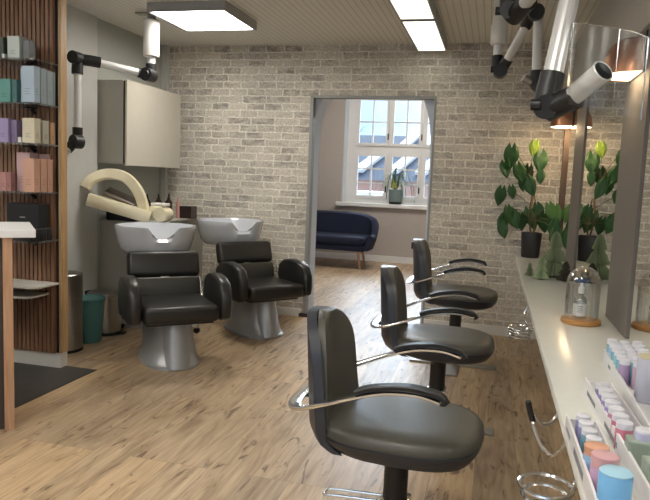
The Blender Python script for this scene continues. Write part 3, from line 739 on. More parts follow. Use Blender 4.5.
# left one
A = arm_thing('folded extraction arm with black joints left of the square light panel', (-2.60, 4.58, CE)); o1 = Vector(A.location)
def W(*p): return Vector(p) - o1
part('ceiling_bracket', M['steel'], A, lambda bm: (box(bm, -.12, .05, -.035, .035, -.012, 0), seg(bm, W(-2.60, 4.58, 2.44), W(-2.60, 4.58, 2.5), .03)))
part('sleeve', M['creamw'], A, lambda bm: lathe(bm, [(.058, -.325), (.06, -.32), (.06, -.06), (.05, -.055)], 24), True)
part('inner_tube', M['tube'], A, lambda bm: seg(bm, W(-2.60, 4.58, 2.10), W(-2.60, 4.58, 2.19), .032))
def j1(bm):
    seg(bm, W(-2.60, 4.58, 2.12), W(-2.60, 4.58, 2.04), .04); knob(bm, W(-2.59, 4.53, 2.03), (0, 1, 0), .05, .05); knob(bm, W(-2.58, 4.49, 2.03), (.2, 1, 0), .03, .03)
    seg(bm, W(-2.60, 4.55, 2.03), W(-2.66, 4.50, 2.045), .038)
part('lower_joint', M['blackplastic'], A, j1, True)
E1 = (-2.955, 4.19, 2.085)
part('swing_tube', M['tube'], A, lambda bm: seg(bm, W(-2.65, 4.51, 2.043), W(-2.89, 4.25, 2.085), .027))
def j2(bm):
    tube(bm, [W(-2.85, 4.29, 2.08), W(-2.91, 4.23, 2.085), W(-2.955, 4.19, 2.08), W(-2.962, 4.18, 2.03), W(-2.962, 4.18, 1.98)], .04, 14); knob(bm, W(-2.955, 4.15, 2.09), (0, 1, 0), .045, .04)
part('elbow', M['blackplastic'], A, j2, True)
part('drop_tube', M['tube'], A, lambda bm: seg(bm, W(-2.96, 4.18, 1.99), W(-2.957, 4.175, 1.58), .027))
def j3(bm):
    seg(bm, W(-2.957, 4.175, 1.60), W(-2.957, 4.175, 1.51), .036); knob(bm, W(-2.94, 4.14, 1.495), (.3, 1, 0), .05, .035); seg(bm, W(-2.955, 4.15, 1.50), W(-2.985, 4.10, 1.44), .036)
part('end_joint', M['blackplastic'], A, j3, True)
part('nozzle_tube', M['tube'], A, lambda bm: seg(bm, W(-2.98, 4.11, 1.45), W(-3.02, 4.02, 1.34), .027, .03))
# middle (far right) one
B = arm_thing('farther extraction arm right of the light strips, above the farthest chair', (-.035, 4.40, CE)); o1 = Vector(B.location)
part('ceiling_bracket', M['steel'], B, lambda bm: lathe(bm, [(.05, -.02), (.05, 0)], 20))
part('sleeve', M['creamw'], B, lambda bm: lathe(bm, [(.045, -.30), (.05, -.29), (.052, -.18), (.046, -.17), (.046, -.02)], 24), True)
part('inner_tube', M['tube'], B, lambda bm: seg(bm, W(-.035, 4.4, 2.12), W(-.035, 4.4, 2.22), .027))
part('lower_joint', M['blackplastic'], B, lambda bm: (seg(bm, W(-.035, 4.4, 2.13), W(-.03, 4.39, 2.04), .036), knob(bm, W(-.01, 4.36, 2.03), (0, 1, 0), .045, .04), knob(bm, W(-.05, 4.36, 2.04), (1, 0, 0), .02, .02), seg(bm, W(-.01, 4.37, 2.03), W(.03, 4.34, 2.10), .035)), True)
part('swing_tube', M['tube'], B, lambda bm: seg(bm, W(.025, 4.34, 2.09), W(.15, 4.14, 2.32), .026))
part('elbow', M['blackplastic'], B, lambda bm: (tube(bm, [W(.12, 4.2, 2.27), W(.165, 4.10, 2.335), W(.185, 4.09, 2.30)], .036, 14), knob(bm, W(.17, 4.06, 2.31), (0, 1, 0), .045, .04)), True)
part('drop_tube', M['tube'], B, lambda bm: seg(bm, W(.183, 4.09, 2.31), W(.198, 4.10, 1.97), .027))
part('end_joint', M['blackplastic'], B, lambda bm: (seg(bm, W(.198, 4.1, 1.99), W(.20, 4.1, 1.90), .036), seg(bm, W(.20, 4.1, 1.91), W(.25, 4.05, 1.85), .036)), True)
part('clamp_screw', M['steel'], B, lambda bm: seg(bm, W(.125, 4.07, 1.945), W(.17, 4.09, 1.92), .026, .02), True)
part('nozzle_tube', M['tube'], B, lambda bm: seg(bm, W(.245, 4.055, 1.855), W(.31, 3.98, 1.78), .027, .03))
# near one
Cc = arm_thing('nearest extraction arm with big clear visor at the top right', (.012, 2.97, CE)); o1 = Vector(Cc.location)
part('ceiling_bracket', M['steel'], Cc, lambda bm: lathe(bm, [(.05, -.02), (.05, 0)], 20))
part('sleeve', M['creamw'], Cc, lambda bm: lathe(bm, [(.045, -.33), (.05, -.32), (.05, -.02)], 24), True)
part('inner_tube', M['tube'], Cc, lambda bm: seg(bm, W(.012, 2.97, 2.14), W(.012, 2.97, 2.2), .028))
part('lower_joint', M['blackplastic'], Cc, lambda bm: (seg(bm, W(.005, 2.95, 2.17), W(.01, 2.95, 2.06), .040), knob(bm, W(.018, 2.92, 2.035), (.2, 1, 0), .036, .045), knob(bm, W(-.03, 2.90, 2.035), (1, 0, 0), .017, .014), seg(bm, W(.03, 2.92, 2.015), W(.085, 2.80, 2.05), .038)), True)
part('swing_tube', M['tube'], Cc, lambda bm: seg(bm, W(.068, 2.83, 2.040), W(.19, 2.30, 2.10), .029))
part('elbow', M['blackplastic'], Cc, lambda bm: tube(bm, [W(.175, 2.36, 2.09), W(.20, 2.22, 2.10), W(.206, 2.19, 2.05), W(.204, 2.18, 1.99)], .042, 14), True)
part('drop_tube', M['tube'], Cc, lambda bm: seg(bm, W(.205, 2.19, 2.02), W(.146, 2.11, 1.625), .0295))
def j6(bm):
    seg(bm, W(.150, 2.115, 1.65), W(.134, 2.10, 1.56), .038); knob(bm, W(.142, 2.085, 1.552), (.3, 1, .2), .036, .040); seg(bm, W(.14, 2.09, 1.54), W(.215, 2.03, 1.575), .036)
    knob(bm, W(.105, 2.06, 1.552), (1, -.2, 0), .017, .014)
part('end_joint', M['blackplastic'], Cc, j6, True)
def noz(bm):
    a, b = W(.19, 2.05, 1.562), W(.268, 1.95, 1.632); d = (b - a).normalized(); s = d.cross(Vector((0, 0, 1))).normalized(); w = s.cross(d)
    rings = []
    for p, r in ((a, .029), (b - d * .01, .030), (b, .033), (b + d * .003, .031), (b, .027)):
        rings.append([p + r * (math.cos(2 * PI * q / 24) * s + math.sin(2 * PI * q / 24) * w) for q in range(24)])
    loft(bm, rings)
nzt = part('nozzle_tube', M['tube'], Cc, noz, True)
nd = (W(.268, 1.95, 1.632) - W(.19, 2.05, 1.562)).normalized()
part('bore', M['blackplastic'], nzt, lambda bm: cyl(bm, W(.268, 1.95, 1.632) - nd * .004, W(.268, 1.95, 1.632) + nd * .0022, .0268, 24))
def visor(bm):
    # curved clear sheet, bent at its left side
    xs = [(.192, 2.06), (.184, 2.02), (.190, 1.985), (.215, 1.965), (.26, 1.95), (.30, 1.945), (.335, 1.95), (.378, 1.965)]
    zb = [1.560, 1.552, 1.545, 1.538, 1.530, 1.522, 1.512, 1.503]; zt = [1.775, 1.775, 1.770, 1.762, 1.752, 1.742, 1.736, 1.722]
    rings = []
    for off in (0, .004):
        pass
    for (x, y), a, b in zip(xs, zb, zt):
        rings.append([W(x, y, a), W(x, y, a + .3 * (b - a)), W(x, y, a + .7 * (b - a)), W(x, y, b), W(x + .002, y + .004, b), W(x + .002, y + .004, a + .7 * (b - a)), W(x + .002, y + .004, a + .3 * (b - a)), W(x + .002, y + .004, a)])
    loft(bm, rings)
part('visor', M['lens'], Cc, visor, True)
part('visor_edge', M['clearplastic'], Cc, lambda bm: (tube(bm, [W(.184, 2.02, 1.55), W(.181, 2.02, 1.66), W(.184, 2.02, 1.776)], .003, 6), tube(bm, [W(.30, 1.943, 1.52), W(.30, 1.943, 1.742)], .0012, 6, smooth=False), tube(bm, [W(.378, 1.965, 1.503), W(.378, 1.965, 1.722)], .0018, 6, smooth=False),
     tube(bm, [W(x, y, z) for x, y, z in ((.19, 1.985, 1.77), (.215, 1.965, 1.762), (.26, 1.95, 1.752), (.30, 1.945, 1.742), (.335, 1.95, 1.736), (.378, 1.965, 1.722))], .0015, 6)), True)

# ------------------------------------------------------------------ worktop, mirrors, panels
wt = bx('wall_worktop', M['worktop'], None, .205, XR, .55, YB - .006, .70, .73, bev=.006, smooth=True); tag(wt, 'long glossy white worktop running along the mirrors', 'worktop')
XM = .545
mirs = [(4.98, 5.62, 'narrow farthest mirror between the thin pole and a bronze panel'), (3.19, 4.47, 'middle mirror reflecting the potted plant'), (.6, 2.70, 'nearest mirror reflecting the glass dome')]
for y0, y1, lb in mirs:
    t = thing('wall_mirror', lb, 'mirror', (XM, y0, .73), 0, 'mirrors above the worktop')
    bx('glass', M['mirror'], t, 0, .006, 0, y1 - y0, .002, 1.215)
    bx('backing', M['dark_inside'], t, .006, .028, 0, y1 - y0, .002, 1.215)
for y0, y1, lb in ((4.48, 4.97, 'farther of the two wide bronze panels between mirrors'), (2.71, 3.18, 'nearer of the two wide bronze panels, beside the glass dome')):
    t = bx('wall_pilaster', M['bronze'], None, XM - .008, XR - .003, y0, y1, .732, 1.955, bev=.002); tag(t, lb, 'wall panel', 'bronze panels between the mirrors')
t = bx('mirror_edge_post', mat('dark_copper_post', (.13, .085, .06), .5, .3), None, XM - .022, XR - .003, 5.60, 5.67, .732, 1.955, bev=.002); tag(t, 'thin vertical bronze post edging the farthest mirror', 'post')
# wall lamps
def wall_lamp(y, label, s=1.):
    t = thing('wall_lamp', label, 'lamp', (XM - .008, y, 1.775), 0, 'copper wall lamps')
    def sh(bm):
        # quarter dome: flat opening below, dome rising to the wall
        rings = []
        for i in range(9):
            f = i / 8; r = .142 * s * math.cos(f * PI / 2 * .86) ** .75; z = .15 * s * math.sin(f * PI / 2)
            out = []
            for j in range(17):
                a = PI / 2 + PI * j / 16
                out.append((r * math.cos(a) * 1.0, r * math.sin(a), z))
            rings.append(out)
        loft(bm, rings, cap=False, closed=False)
        # inner lip
        rings2 = [[(x * .985, y2 * .985, z) for x, y2, z in r] for r in rings]
        loft(bm, rings2, cap=False, closed=False)
        for a, b in ((rings[0], rings2[0]),):
            va = [bm.verts.new(p) for p in a]; vb = [bm.verts.new(p) for p in b]
            for i in range(16): bm.faces.new((va[i], va[i + 1], vb[i + 1], vb[i]))
    part('lamp_shade', M['copper'], t, sh, True)
    part('diffuser', M['lampwhite'], t, lambda bm: loft(bm, [[(.136 * s * math.cos(PI / 2 + PI * j / 16), .136 * s * math.sin(PI / 2 + PI * j / 16), z) for j in range(17)] for z in (.002, .010)]))
    bx('back_plate', M['blackplastic'], t, -.006, 0, -.145 * s, .145 * s, -.004, .155 * s, bev=.001)
    return t
wall_lamp(2.95, 'copper half-dome wall lamp glowing at the top right, behind the clear visor')
la = wall_lamp(5.40, 'small glowing copper wall lamp above the potted plant', 1.08)
la.location.x = XM

# ------------------------------------------------------------------ dryer holders under the worktop
def holder(pts_list, grip, loc, label):
    t = thing('dryer_holder', label, 'dryer holder', loc, 0, 'chrome dryer holders under the worktop'); o = Vector(loc)
    def f(bm):
        for P in pts_list: tube(bm, [Vector(p) - o for p in P], .0055, 8)
    part('rod', M['chrome'], t, f, True)
    if grip: part('grip', M['blackplastic'], t, lambda bm: tube(bm, [Vector(p) - o for p in grip], .0085, 10), True)
    return t
h1 = holder([[(.225, 1.955, .70), (.228, 1.95, .665), (.209, 1.93, .633), (.176, 1.90, .634), (.152, 1.875, .665)],
        [(.225, 1.72, .70), (.221, 1.74, .64), (.203, 1.78, .592), (.175, 1.80, .605), (.154, 1.84, .641), (.144, 1.852, .67)]],
       [(.150, 1.851, .655), (.140, 1.852, .685), (.133, 1.85, .712)], (.22, 1.84, .70), 'chrome two-pronged dryer holder with black grip under the worktop edge')
h2 = holder([[(.23, 1.52, .70), (.225, 1.52, .64)] + [(.16 + .058 * math.cos(a), 1.50 + .062 * math.sin(a), .632) for a in [i * PI / 8 for i in range(17)]],
        [(.16 + .050 * math.cos(a), 1.495 + .054 * math.sin(a), .612) for a in [i * PI / 8 for i in range(17)]]], None, (.22, 1.5, .70), 'chrome ring dryer holder at the bottom photo edge under the worktop')
h3 = holder([[(.18 + .055 * math.cos(a), 3.5 + .055 * math.sin(a), .575 - .0012 * i) for i, a in enumerate([i * PI / 6 for i in range(49)])],
        [(.235, 3.5, .54), (.25, 3.5, .60), (.225, 3.5, .70)], [(.235, 3.46, .575), (.205, 3.47, .61), (.20, 3.5, .65), (.225, 3.5, .70)],
        [(.235, 3.5, .575), (.262, 3.45, .58), (.262, 3.44, .61), (.24, 3.46, .63), (.235, 3.5, .70)]], None, (.225, 3.5, .70), 'chrome coil dryer holder under the worktop beside the farthest chair')
sock = thing('socket_strip', 'white socket strip under the worktop edge near the coil holder', 'socket strip', (.255, 2.95, .655))
part('body', M['creamw'], sock, lambda bm: box(bm, -.012, .02, -.33, .28, -.04, .044, .004))
part('cable', M['creamw'], sock, lambda bm: tube(bm, [(.0, .28, .0), (-.01, .36, -.03), (-.01, .46, .0), (.0, .52, .04)], .004, 8), True)

# ------------------------------------------------------------------ glass dome
gd = thing('glass_dome', 'glass bell dome on a wooden base standing on the worktop', 'glass dome', (.402, 2.955, .73))
part('base', M['bamboo'], gd, lambda bm: lathe(bm, [(.078, 0), (.082, .004), (.082, .018), (.078, .022)], 36), True)
def dome(bm):
    out = [(.068 , .022), (.070, .03), (.070, .17)] + [(.070 * math.cos(a), .17 + .080 * math.sin(a)) for a in (.2, .4, .6, .8, 1., 1.2, 1.4, 1.55)]
    lathe(bm, out, 40, cap=False)
    lathe(bm, [(r * .965, z - (.002 if z > .17 else 0)) for r, z in out], 40, cap=False)
part('bell', M['glass'], gd, dome, True)
sb = thing('serum_bottle', 'small clear bottle with white label and blue pump inside the glass dome', 'bottle', (.395, 2.955, .752))
part('body', M['clearplastic'], sb, lambda bm: lathe(bm, [(.026, 0), (.027, .004), (.027, .075), (.022, .09), (.010, .10), (.010, .108)], 24), True)
part('label', M['paperlabel'], sb, lambda bm: lathe(bm, [(.0276, .012), (.0276, .065)], 24, cap=False), True)
part('label_print', M['inkgrey'], sb, lambda bm: [box(bm, -.012, .004 + .004 * (i % 2), -.0285, -.0270, .03 + .008 * i, .0325 + .008 * i) for i in range(4)])
part('cap', M['paperlabel'], sb, lambda bm: lathe(bm, [(.012, .108), (.013, .135), (.007, .138), (.006, .155)], 16), True)
bluep = mat('deep_blue_plastic', (.03, .06, .16), .35)
part('pump_head', bluep, sb, lambda bm: (box(bm, -.03, .028, -.012, .012, .155, .175, .004)))

# ------------------------------------------------------------------ potted plant
ppl = thing('potted_plant', 'potted plant with large heart-shaped leaves in a black pot', 'plant', (.325, 5.56, .73))
part('pot', M['pot'], ppl, lambda bm: lathe(bm, [(.068, 0), (.072, .006), (.082, .20), (.080, .205), (.074, .20), (.07, .17)], 32), True)
part('soil', mat('soil', (.03, .02, .012), .95), ppl, lambda bm: lathe(bm, [(.072, .165), (.072, .18)], 24))
O = Vector((.325, 5.52, .73))
def heart(bm, c, size, yaw, pitch, roll):
    mt = Matrix.Translation(c) @ Matrix.Rotation(yaw, 4, 'Z') @ Matrix.Rotation(pitch, 4, 'X') @ Matrix.Rotation(roll, 4, 'Y')
    n = 10; L = []; R2 = []; Mid = []
    for i in range(n + 1):
        t = i / n  # 0 top notch .. 1 tip
        z = .28 - t * 1.0
        w = .36 * math.sin(PI * min(1, (t * .92 + .08)) ** .72) ** .85 if t < 1 else 0
        up = .27 * math.exp(-((t) / .17) ** 2)
        Mid.append(bm.verts.new(mt @ Vector((0, .03 + .10 * t * t, z) ) if 0 else mt @ (Vector((0, .02 + .10 * t * t, z)) * size)))
        row = []
        for s in (-1, 1):
            a = bm.verts.new(mt @ (Vector((s * w * .55, -.035 + .10 * t * t, z + up)) * size)); b = bm.verts.new(mt @ (Vector((s * w, .035 + .12 * t * t, z + up * .4)) * size)); row.append((a, b))
        L.append(row[0]); R2.append(row[1])
    for i in range(n):
        for S_ in (L, R2):
            bm.faces.new((Mid[i], Mid[i + 1], S_[i + 1][0], S_[i][0])); bm.faces.new((S_[i][0], S_[i + 1][0], S_[i + 1][1], S_[i][1]))
LV = [(.12, 1.565, .17, 0), (.35, 1.535, .16, 0), (.08, 1.46, .13, 0), (.19, 1.43, .15, 0), (.265, 1.42, .15, 0), (.27, 1.33, .15, 0), (.355, 1.40, .10, 0), (.06, 1.24, .14, 0), (.145, 1.27, .10, 0),
      (.10, 1.02, .15, 0), (.165, 1.06, .15, 0), (.235, 1.03, .13, 0), (.315, 1.07, .17, 0), (.42, 1.04, .16, 0), (.455, 1.13, .14, 2), (.53, 1.12, .13, 2), (.505, .93, .16, 0), (.36, 1.13, .12, 0), (.09, .96, .13, 0), (.225, 1.35, .12, 0), (.48, 1.0, .13, 0), (.13, 1.10, .12, 0)]
random.seed(11)
LP = []
for (x, z, s, k) in LV:
    y = 5.52 + random.uniform(-.12, .08)
    if x > .42: y = 5.40 + random.uniform(-.08, .05); x = min(x, .50)
    LP.append((Vector((x, y, z)) - O, s * 1.02, random.uniform(-.5, .5), random.uniform(-.35, .15), random.uniform(-.5, .5), k))
def lvs(bm):
    for c, s, a, b, r, k in LP:
        if k != 2: heart(bm, c, s, a, b, r)
part('foliage', M['leaf'], ppl, lvs, True)
midg = mat('mid_green_leaf', (.08, .20, .04), .42, var=.15)
part('young_leaf', midg, ppl, lambda bm: [heart(bm, c, s, a, b, r) for c, s, a, b, r, k in LP if k == 2], True)
part('young_leaf', M['leaf2'], ppl, lambda bm: heart(bm, Vector((.295, 5.50, 1.635)) - O, .12, .1, -.1, .15), True)
def stems(bm):
    tube(bm, [(0, 0, .16), (-.03, 0, .35), (-.02, .0, .52), (-.05, 0, .68)], [.009, .005], 8)
    tube(bm, [(0.01, 0, .16), (.02, -.02, .36), (.0, -.01, .5)], [.008, .004], 8)
    hubs = [Vector((-.02, 0, .42)), Vector((-.02, 0, .52)), Vector((-.05, 0, .66)), Vector((0, 0, .3))]
    for c, s, a, b, r, k in LP + [(Vector((.295, 5.50, 1.635)) - O, .14, 0, 0, 0, 1)]:
        h = min(hubs, key=lambda q: (q - c).length + (0 if q.z < c.z else .2)); e = c + Vector((0, .01, .2 * s))
        tube(bm, [h, (h + e) / 2 + Vector((0, 0, .03)), e], .0028, 6, k=4)
part('stem', M['stem'], ppl, stems, True)
part('aerial_root', mat('light_bark', (.35, .20, .08), .7), ppl, lambda bm: tube(bm, [(-.02, -.02, .40), (-.015, -.03, .5), (-.03, -.02, .55)], .008, 7))

# ------------------------------------------------------------------ paper trees
def paper_tree(x, y, h, r, m, label, tiers=3, tr=0):
    t = thing('paper_tree', label, 'decoration', (x, y, .73), 0, 'honeycomb paper trees')
    def f(bm):
        prof = []
        for i in range(tiers):
            z0 = h * (.04 + .92 * i / tiers); z1 = h * (.04 + .92 * (i + 1) / tiers); rr = r * (1 - .82 * i / tiers); ri = rr * .42
            prof += [(rr * .60, z0), (rr * .97, z0 + .05 * (z1 - z0)), (rr, z0 + .16 * (z1 - z0)), (rr * .80, z0 + .42 * (z1 - z0)), (rr * .66, z0 + .7 * (z1 - z0)), (ri, z1 - .001)]
        prof.append((.002, h))
        n = 40; rings = []
        for rr, z in prof:
            rings.append([(rr * (1 if q % 2 else .62) * math.cos(2 * PI * q / n), rr * (1 if q % 2 else .62) * math.sin(2 * PI * q / n), z) for q in range(n)])
        loft(bm, rings)
    part('paper_body', m, t, f)
    part('card_core', M['paperdark'], t, lambda bm: lathe(bm, [(r * .3, 0), (r * .3, h * .05)], 12))
    return t
paper_tree(.413, 4.42, .298, .100, M['papergreen'], 'tallest sage green honeycomb paper tree')
paper_tree(.325, 4.27, .145, .052, M['paperpale'], 'small pale green honeycomb paper tree left of the tallest one')
paper_tree(.262, 4.40, .085, .033, M['papergreen'], 'tiniest green honeycomb paper tree at the left end')
paper_tree(.468, 4.26, .125, .056, M['paperdark'], 'dark brown-green honeycomb paper tree at the right front')

# ------------------------------------------------------------------ product trays
tray_m = mat('white_acrylic', (.74, .73, .74), .3)
def tray(xa0, ya0, xa1, ya1, w, zt, label, lines):
    a = Vector((xa0, ya0, 0)); b = Vector((xa1, ya1, 0)); L = (a - b).length; d = (a - b).normalized(); ang = math.atan2(d.y, d.x)
    t = thing('display_tray', label, 'tray', (xa1, ya1, .73), ang, 'white display trays on the worktop')   # local x = away from camera, local -y = towards wall
    H = zt - .73
    bx('base', tray_m, t, 0, L, -w, 0, 0, .006)
    bx('rail', tray_m, t, 0, L, -.006, 0, .006, H, bev=.001)
    bx('rail', tray_m, t, 0, L, -w, -w + .005, .006, H * .8, bev=.001)
    bx('end_rail', tray_m, t, 0, .006, -w + .005, -.006, .006, H * .6)
    bx('end_rail', tray_m, t, L - .006, L, -w + .005, -.006, .006, H * .8)
    for line in lines:
      def pr(bm, line=line):
        random.seed(5)
        for (s, n, hh) in (line,):
            x = L - s
            for i in range(n):
                ww = random.choice((.005, .006, .004)); 
                box(bm, x - ww, x, -.0003, .0007, H * .45 - hh / 2, H * .45 + hh / 2); x -= ww + .004
      part('rail_print', M['inkgrey'], t, pr)
    return t
tray(.2035, 1.60, .209, 1.02, .072, .772, 'lowest white display tray along the worktop edge', [(.03, 8, .010), (.16, 16, .016)])
tray(.286, 1.93, .309, 1.20, .075, .776, 'middle white display tray holding the white-capped pink bottles', [(.06, 14, .012), (.30, 16, .012)])
tray(.395, 2.31, .378, 1.45, .14, .776, 'white display tray nearest the mirror, holding the blue tubes', [(.12, 5, .01)])
def bottle(x, y, h, r, body, cap, label, capf=.22, name='product_bottle', grp=None, z0=.736, n=20):
    t = thing(name, label, 'bottle', (x, y, z0), 0, grp)
    part('body', body, t, lambda bm: lathe(bm, [(r * .93, 0), (r, .003), (r, h * (1 - capf) - .004), (r * .9, h * (1 - capf))], n), True)
    part('cap', cap, t, lambda bm: lathe(bm, [(r * .96, h * (1 - capf)), (r * .98, h * .98), (r * .9, h), (.001, h)], n), True)
    return t
wc = mat('white_cap', (.70, .70, .76), .3); wc2 = mat('lilac_cap', (.55, .55, .74), .35)
ordn = ['farthest', 'second', 'third', 'fourth', 'fifth', 'sixth', 'nearest']
for i, (x, y, cb3) in enumerate(((.2415, 1.557, (.25, .26, .45)), (.241, 1.512, (.28, .28, .50)), (.242, 1.466, (.15, .30, .36)), (.245, 1.421, (.12, .36, .45)))):
    bottle(x - .005, y, .054, .0165, pc(cb3), wc, ordn[i] + ' small white-capped bottle in the lowest tray', grp='small bottles in the lowest tray')
for i, (y, cb3) in enumerate(((1.80, (.25, .22, .42)), (1.752, (.27, .24, .45)), (1.705, (.28, .22, .42)), (1.657, (.30, .26, .50)), (1.61, (.45, .22, .32)), (1.562, (.50, .16, .24)), (1.514, (.55, .18, .25)))):
    bottle(.314 + .0003 * i, y, .064, .0185, pc(cb3), wc, ordn[i] + ' white-capped bottle in the middle tray row', grp='white-capped bottles in the middle tray')
bottle(.234, 1.345, .066, .025, pc((.26, .40, .60)), pc((.62, .33, .22)), 'orange-capped jar behind the pink one in the lowest tray', .28, 'product_jar', z0=.736)
bottle(.2385, 1.278, .076, .0255, pc((.50, .33, .48)), pc((.62, .36, .38)), 'pink-capped jar behind the blue one in the lowest tray', .3, 'product_jar', z0=.736)
bottle(.2395, 1.178, .088, .028, pc((.18, .44, .74)), pc((.36, .60, .74)), 'large bright blue jar at the bottom right', .04, 'product_jar', z0=.736, n=32)
sq = thing('product_bottle', 'square grey-green bottle with blue-white cap in the middle tray', 'bottle', (.336, 1.425, .736))
bx('body', pc((.30, .36, .30), .3), sq, -.032, .032, -.022, .022, 0, .062, bev=.004)
part('cap', wc2, sq, lambda bm: lathe(bm, [(.017, .062), (.018, .066), (.018, .078)], 20), True)
part('cap_top', wc, sq, lambda bm: lathe(bm, [(.018, .078), (.017, .083)], 20), True)
sq2 = dup(sq, (.348, 1.32, .736), .1, 'second square grey bottle, uncapped, standing nearer than the capped square one'); 
for ch in [q for q in list(COL.objects) if q.parent == sq2 and not q.name.startswith('body')]: bpy.data.objects.remove(ch)
# three columns of tubes by the mirror
cols = [(.40, .30, .48), (.30, .50, .60), (.34, .48, .68), (.55, .38, .48), (.38, .54, .74)]
k = 0
for c_, x in enumerate((.412, .447, .482)):
    for r_ in range(6):
        y = 2.27 - .05 * r_ - .015 * c_
        nmr = ('rearmost', 'second', 'third', 'fourth', 'fifth', 'frontmost')[r_]; nmc = ('left', 'middle', 'right')[c_]
        bottle(x - .0012 * r_, y, .084 + .006 * (c_ == 2), .0155, pc(cols[(r_ * 2 + c_ * 3) % 5]) if r_ % 2 else M['clearblue'] if 'clearblue' in M else M.setdefault('clearblue', mat('clear_blue_bottle', (.25, .47, .58), .15, var=.04)), wc,
               '%s small bottle of the %s row in the tray by the mirror' % (nmr, nmc), grp='small bottles in the tray by the mirror', capf=.2)
bottle(.445, 1.90, .128, .032, pc((.50, .50, .60)), pc((.60, .54, .36)), 'large bottle with beige cap at the right photo edge', .05, z0=.736)
bottle(.478, 1.80, .13, .029, pc((.03, .03, .04)), M['blackplastic'], 'large black bottle in front of the beige-capped one at the right edge', .1, z0=.736)
def wires(bm):
    for z in (.775, .79): tube(bm, [(.30, 1.16, z), (.36, 1.15, z), (.44, 1.17, z), (.46, 1.22, z)], .003, 6)
    tube(bm, [(.30, 1.10, .75), (.40, 1.09, .75), (.45, 1.12, .75), (.47, 1.18, .76)], .003, 6)
wr = part('wire_rack', tray_m, None, wires, True); tag(wr, 'white wire rack corner on the worktop at the bottom right', 'rack')

# ------------------------------------------------------------------ sofa in the far room
so = thing('sofa', 'small navy blue tub sofa with wooden legs under the far window', 'sofa', (-2.36, 9.85, 0))
def tub(bm):
    # horseshoe shell seen from above: arms in front, back behind
    W_, D = .68, .36; n = 36; outer = []; inner = []
    def P(t, w, d, e=3.2):
        a = PI * t; return (w * math.copysign(abs(math.cos(a)) ** (2 / e), math.cos(a)), d * abs(math.sin(a)) ** (2 / e))
    rings = []
    for i in range(n + 1):
        t = i / n; xo, yo = P(t, W_ + .03, D + .02); xi, yi = P(t, W_ - .06, D - .08)
        top = .50 + .30 * math.sin(PI * t) ** .45
        fl = .03 + .04 * (top - .5)
        yo -= .36; yi -= .36
        rings.append([(xo * .93, yo * 1., .28), (xo * 1.0, yo, .42), (xo * (1 + fl), yo * 1 + .02, top - .03), (xo * (1 + fl) * .985, yo + .01, top), ((xi + xo) / 2 * (1 + fl), (yi + yo) / 2, top + .008), (xi * (1 + fl), yi, top - .02), (xi, yi, .40), (xi * .97, yi, .28)])
    # start arms a little forward
    f0 = [(x, y - .34, z - (.0)) for x, y, z in rings[0]]; f1 = [(x, y - .34, z) for x, y, z in rings[-1]]
    m0 = [(x, y - .17, z) for x, y, z in rings[0]]; m1 = [(x, y - .17, z) for x, y, z in rings[-1]]
    loft(bm, [f0, m0] + rings + [m1, f1])
part('shell', M['navy'], so, tub, True)
part('seat_cushion', M['navy'], so, lambda bm: box(bm, -.60, .60, -.71, -.04, .355, .475, .04, 4), True)
part('seat_base', M['navy'], so, lambda bm: box(bm, -.61, .61, -.69, -.06, .265, .36, .02, 3), True)
for x, y in ((-.5, -.60), (.5, -.60), (-.47, -.10), (.47, -.10)):
    part('leg', M['legwood'], so, lambda bm: cyl(bm, (x, y, .268), (x * 1.08, y * 1.03, 0), .024, 14, .013), True)

# ------------------------------------------------------------------ plant on far sill
fp = thing('spider_plant', 'spider plant in a grey pot on the far window sill', 'plant', (-1.515, 10.36, .936))
part('pot', M['greypot'], fp, lambda bm: lathe(bm, [(.09, .04), (.10, .045), (.115, .23), (.11, .235), (.10, .2)], 24), True)
part('saucer', M['blackplastic'], fp, lambda bm: lathe(bm, [(.09, 0), (.10, .02), (.10, .04)], 24), True)
def spid(bm):
    random.seed(4)
    for i in range(26):
        a = random.uniform(0, 2 * PI); l = random.uniform(.22, .42); h = random.uniform(.12, .32); dr = random.uniform(-.1, .28)
        d = Vector((math.cos(a), -abs(math.sin(a)) * .45, 0))
        tube(bm, [(0, 0, .22), d * l * .4 + Vector((0, 0, .22 + h)), d * l * .8 + Vector((0, 0, .22 + h * .6)), d * l + Vector((0, 0, .22 + h * .3 - dr))], .006, profile=(.016, .002), k=4)
part('foliage', mat('grey_green_leaf', (.10, .16, .09), .6, var=.2), fp, spid, True)
def bit(bm):
    random.seed(9)
    for i in range(7): heart(bm, Vector((random.uniform(-.05, .07), random.uniform(-.05, .02), random.uniform(.27, .42))), .08, random.uniform(-1, 1), 0, random.uniform(-.6, .6))
part('flower', mat('yellow_green_flower', (.55, .52, .10), .5), fp, bit)
part('trunk', mat('dark_cane', (.05, .07, .07), .7), fp, lambda bm: tube(bm, [(-.01, 0, .2), (-.02, 0, .45), (-.01, 0, .58)], [.022, .012], 8))

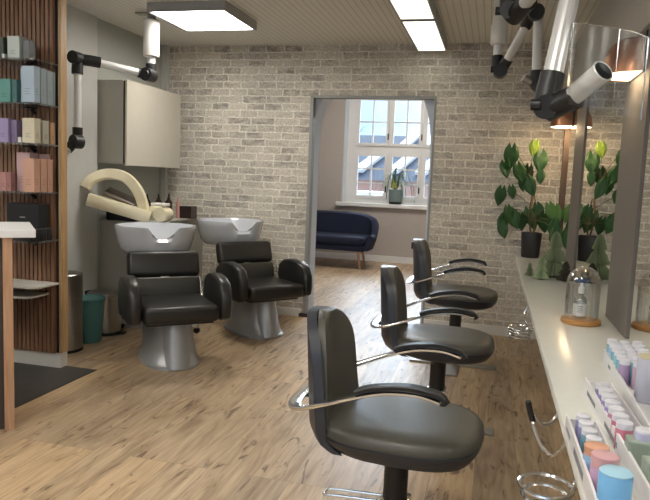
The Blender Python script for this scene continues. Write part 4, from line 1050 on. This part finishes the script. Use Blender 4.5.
# ------------------------------------------------------------------ light
def lamp(name, kind, loc, energy, color, size=.3, rot=(0, 0, 0), size_y=None, portal=False):
    l = bpy.data.lights.new(name, kind); l.energy = energy; l.color = color
    if kind == 'AREA':
        l.size = size
        if size_y: l.shape = 'RECTANGLE'; l.size_y = size_y
        if portal: l.cycles.is_portal = True
    else: l.shadow_soft_size = size
    o = bpy.data.objects.new(name, l); o.location = loc; o.rotation_euler = rot; COL.objects.link(o); return o
lamp('window_portal', 'AREA', (-1.36, YF + .24, 1.94), 1, (1, 1, 1), 2.0, (math.radians(-90), 0, 0), 2.0, True)
lamp('window_portal', 'AREA', (-1.65, -2.72, 1.5), 1, (1, 1, 1), 3.5, (math.radians(90), 0, 0), 1.6, True)
lamp('copper_lamp_bulb', 'POINT', (XM - .09, 2.95, 1.755), .45, (1, .72, .42), .03)
lamp('copper_lamp_bulb', 'POINT', (XM - .08, 5.40, 1.755), 1.6, (1, .72, .42), .03)
sn = bpy.data.lights.new('bright_sky_sun', 'SUN'); sn.energy = 7.0; sn.color = (.72, .86, 1.); sn.angle = math.radians(50)
so2 = bpy.data.objects.new('bright_sky_sun', sn); so2.rotation_euler = Vector((-.1, 1., .55)).to_track_quat('Z', 'Y').to_euler(); COL.objects.link(so2)
# unseen ceiling panel added to brighten the far room
fl = thing('far_fill_panel', 'unseen ceiling panel added to light the waiting room', 'ceiling light', (-1.3, 8.4, 3.2))
bx('diffuser', emit('far_fill_led', (1., .95, .9), 12.0), fl, -.4, .4, -.4, .4, -.05, -.01)

w = bpy.data.worlds.new('World'); S.world = w; w.use_nodes = True; nt = w.node_tree; bg = nt.nodes['Background']
tc = N(nt, 'ShaderNodeTexCoord'); nz = N(nt, 'ShaderNodeTexNoise'); nz.inputs['Scale'].default_value = 5; nz.inputs['Detail'].default_value = 5
nt.links.new(tc.outputs['Generated'], nz.inputs['Vector'])
rp = ramp(nt, nz.outputs['Fac'], [(.35, (.42, .66, 1.)), (.65, (.80, .92, 1.))]); nt.links.new(rp.outputs[0], bg.inputs[0])
bg.inputs[1].default_value = .9

# ------------------------------------------------------------------ camera
cam = bpy.data.cameras.new('camera'); co = bpy.data.objects.new('camera', cam); COL.objects.link(co)
R3 = Matrix([[0.9670662717603012, -0.06722681212472735, 0.2454860113227999], [0.2512043775148402, 0.09681576694050992, -0.9630799904416572], [0.040977881119121914, 0.9930293364263049, 0.1105149322748724]])
co.matrix_world = Matrix.Translation((0, 0, 1.3098)) @ R3.to_4x4()
cam.sensor_fit = 'HORIZONTAL'; cam.sensor_width = 36; cam.lens = 648.2 / 650 * 36; cam.clip_start = .02; cam.clip_end = 200
S.camera = co
S.view_settings.view_transform = 'Standard'; S.view_settings.look = 'None'; S.view_settings.gamma = 1; S.view_settings.use_curve_mapping = False
S.view_settings.exposure = 1.12
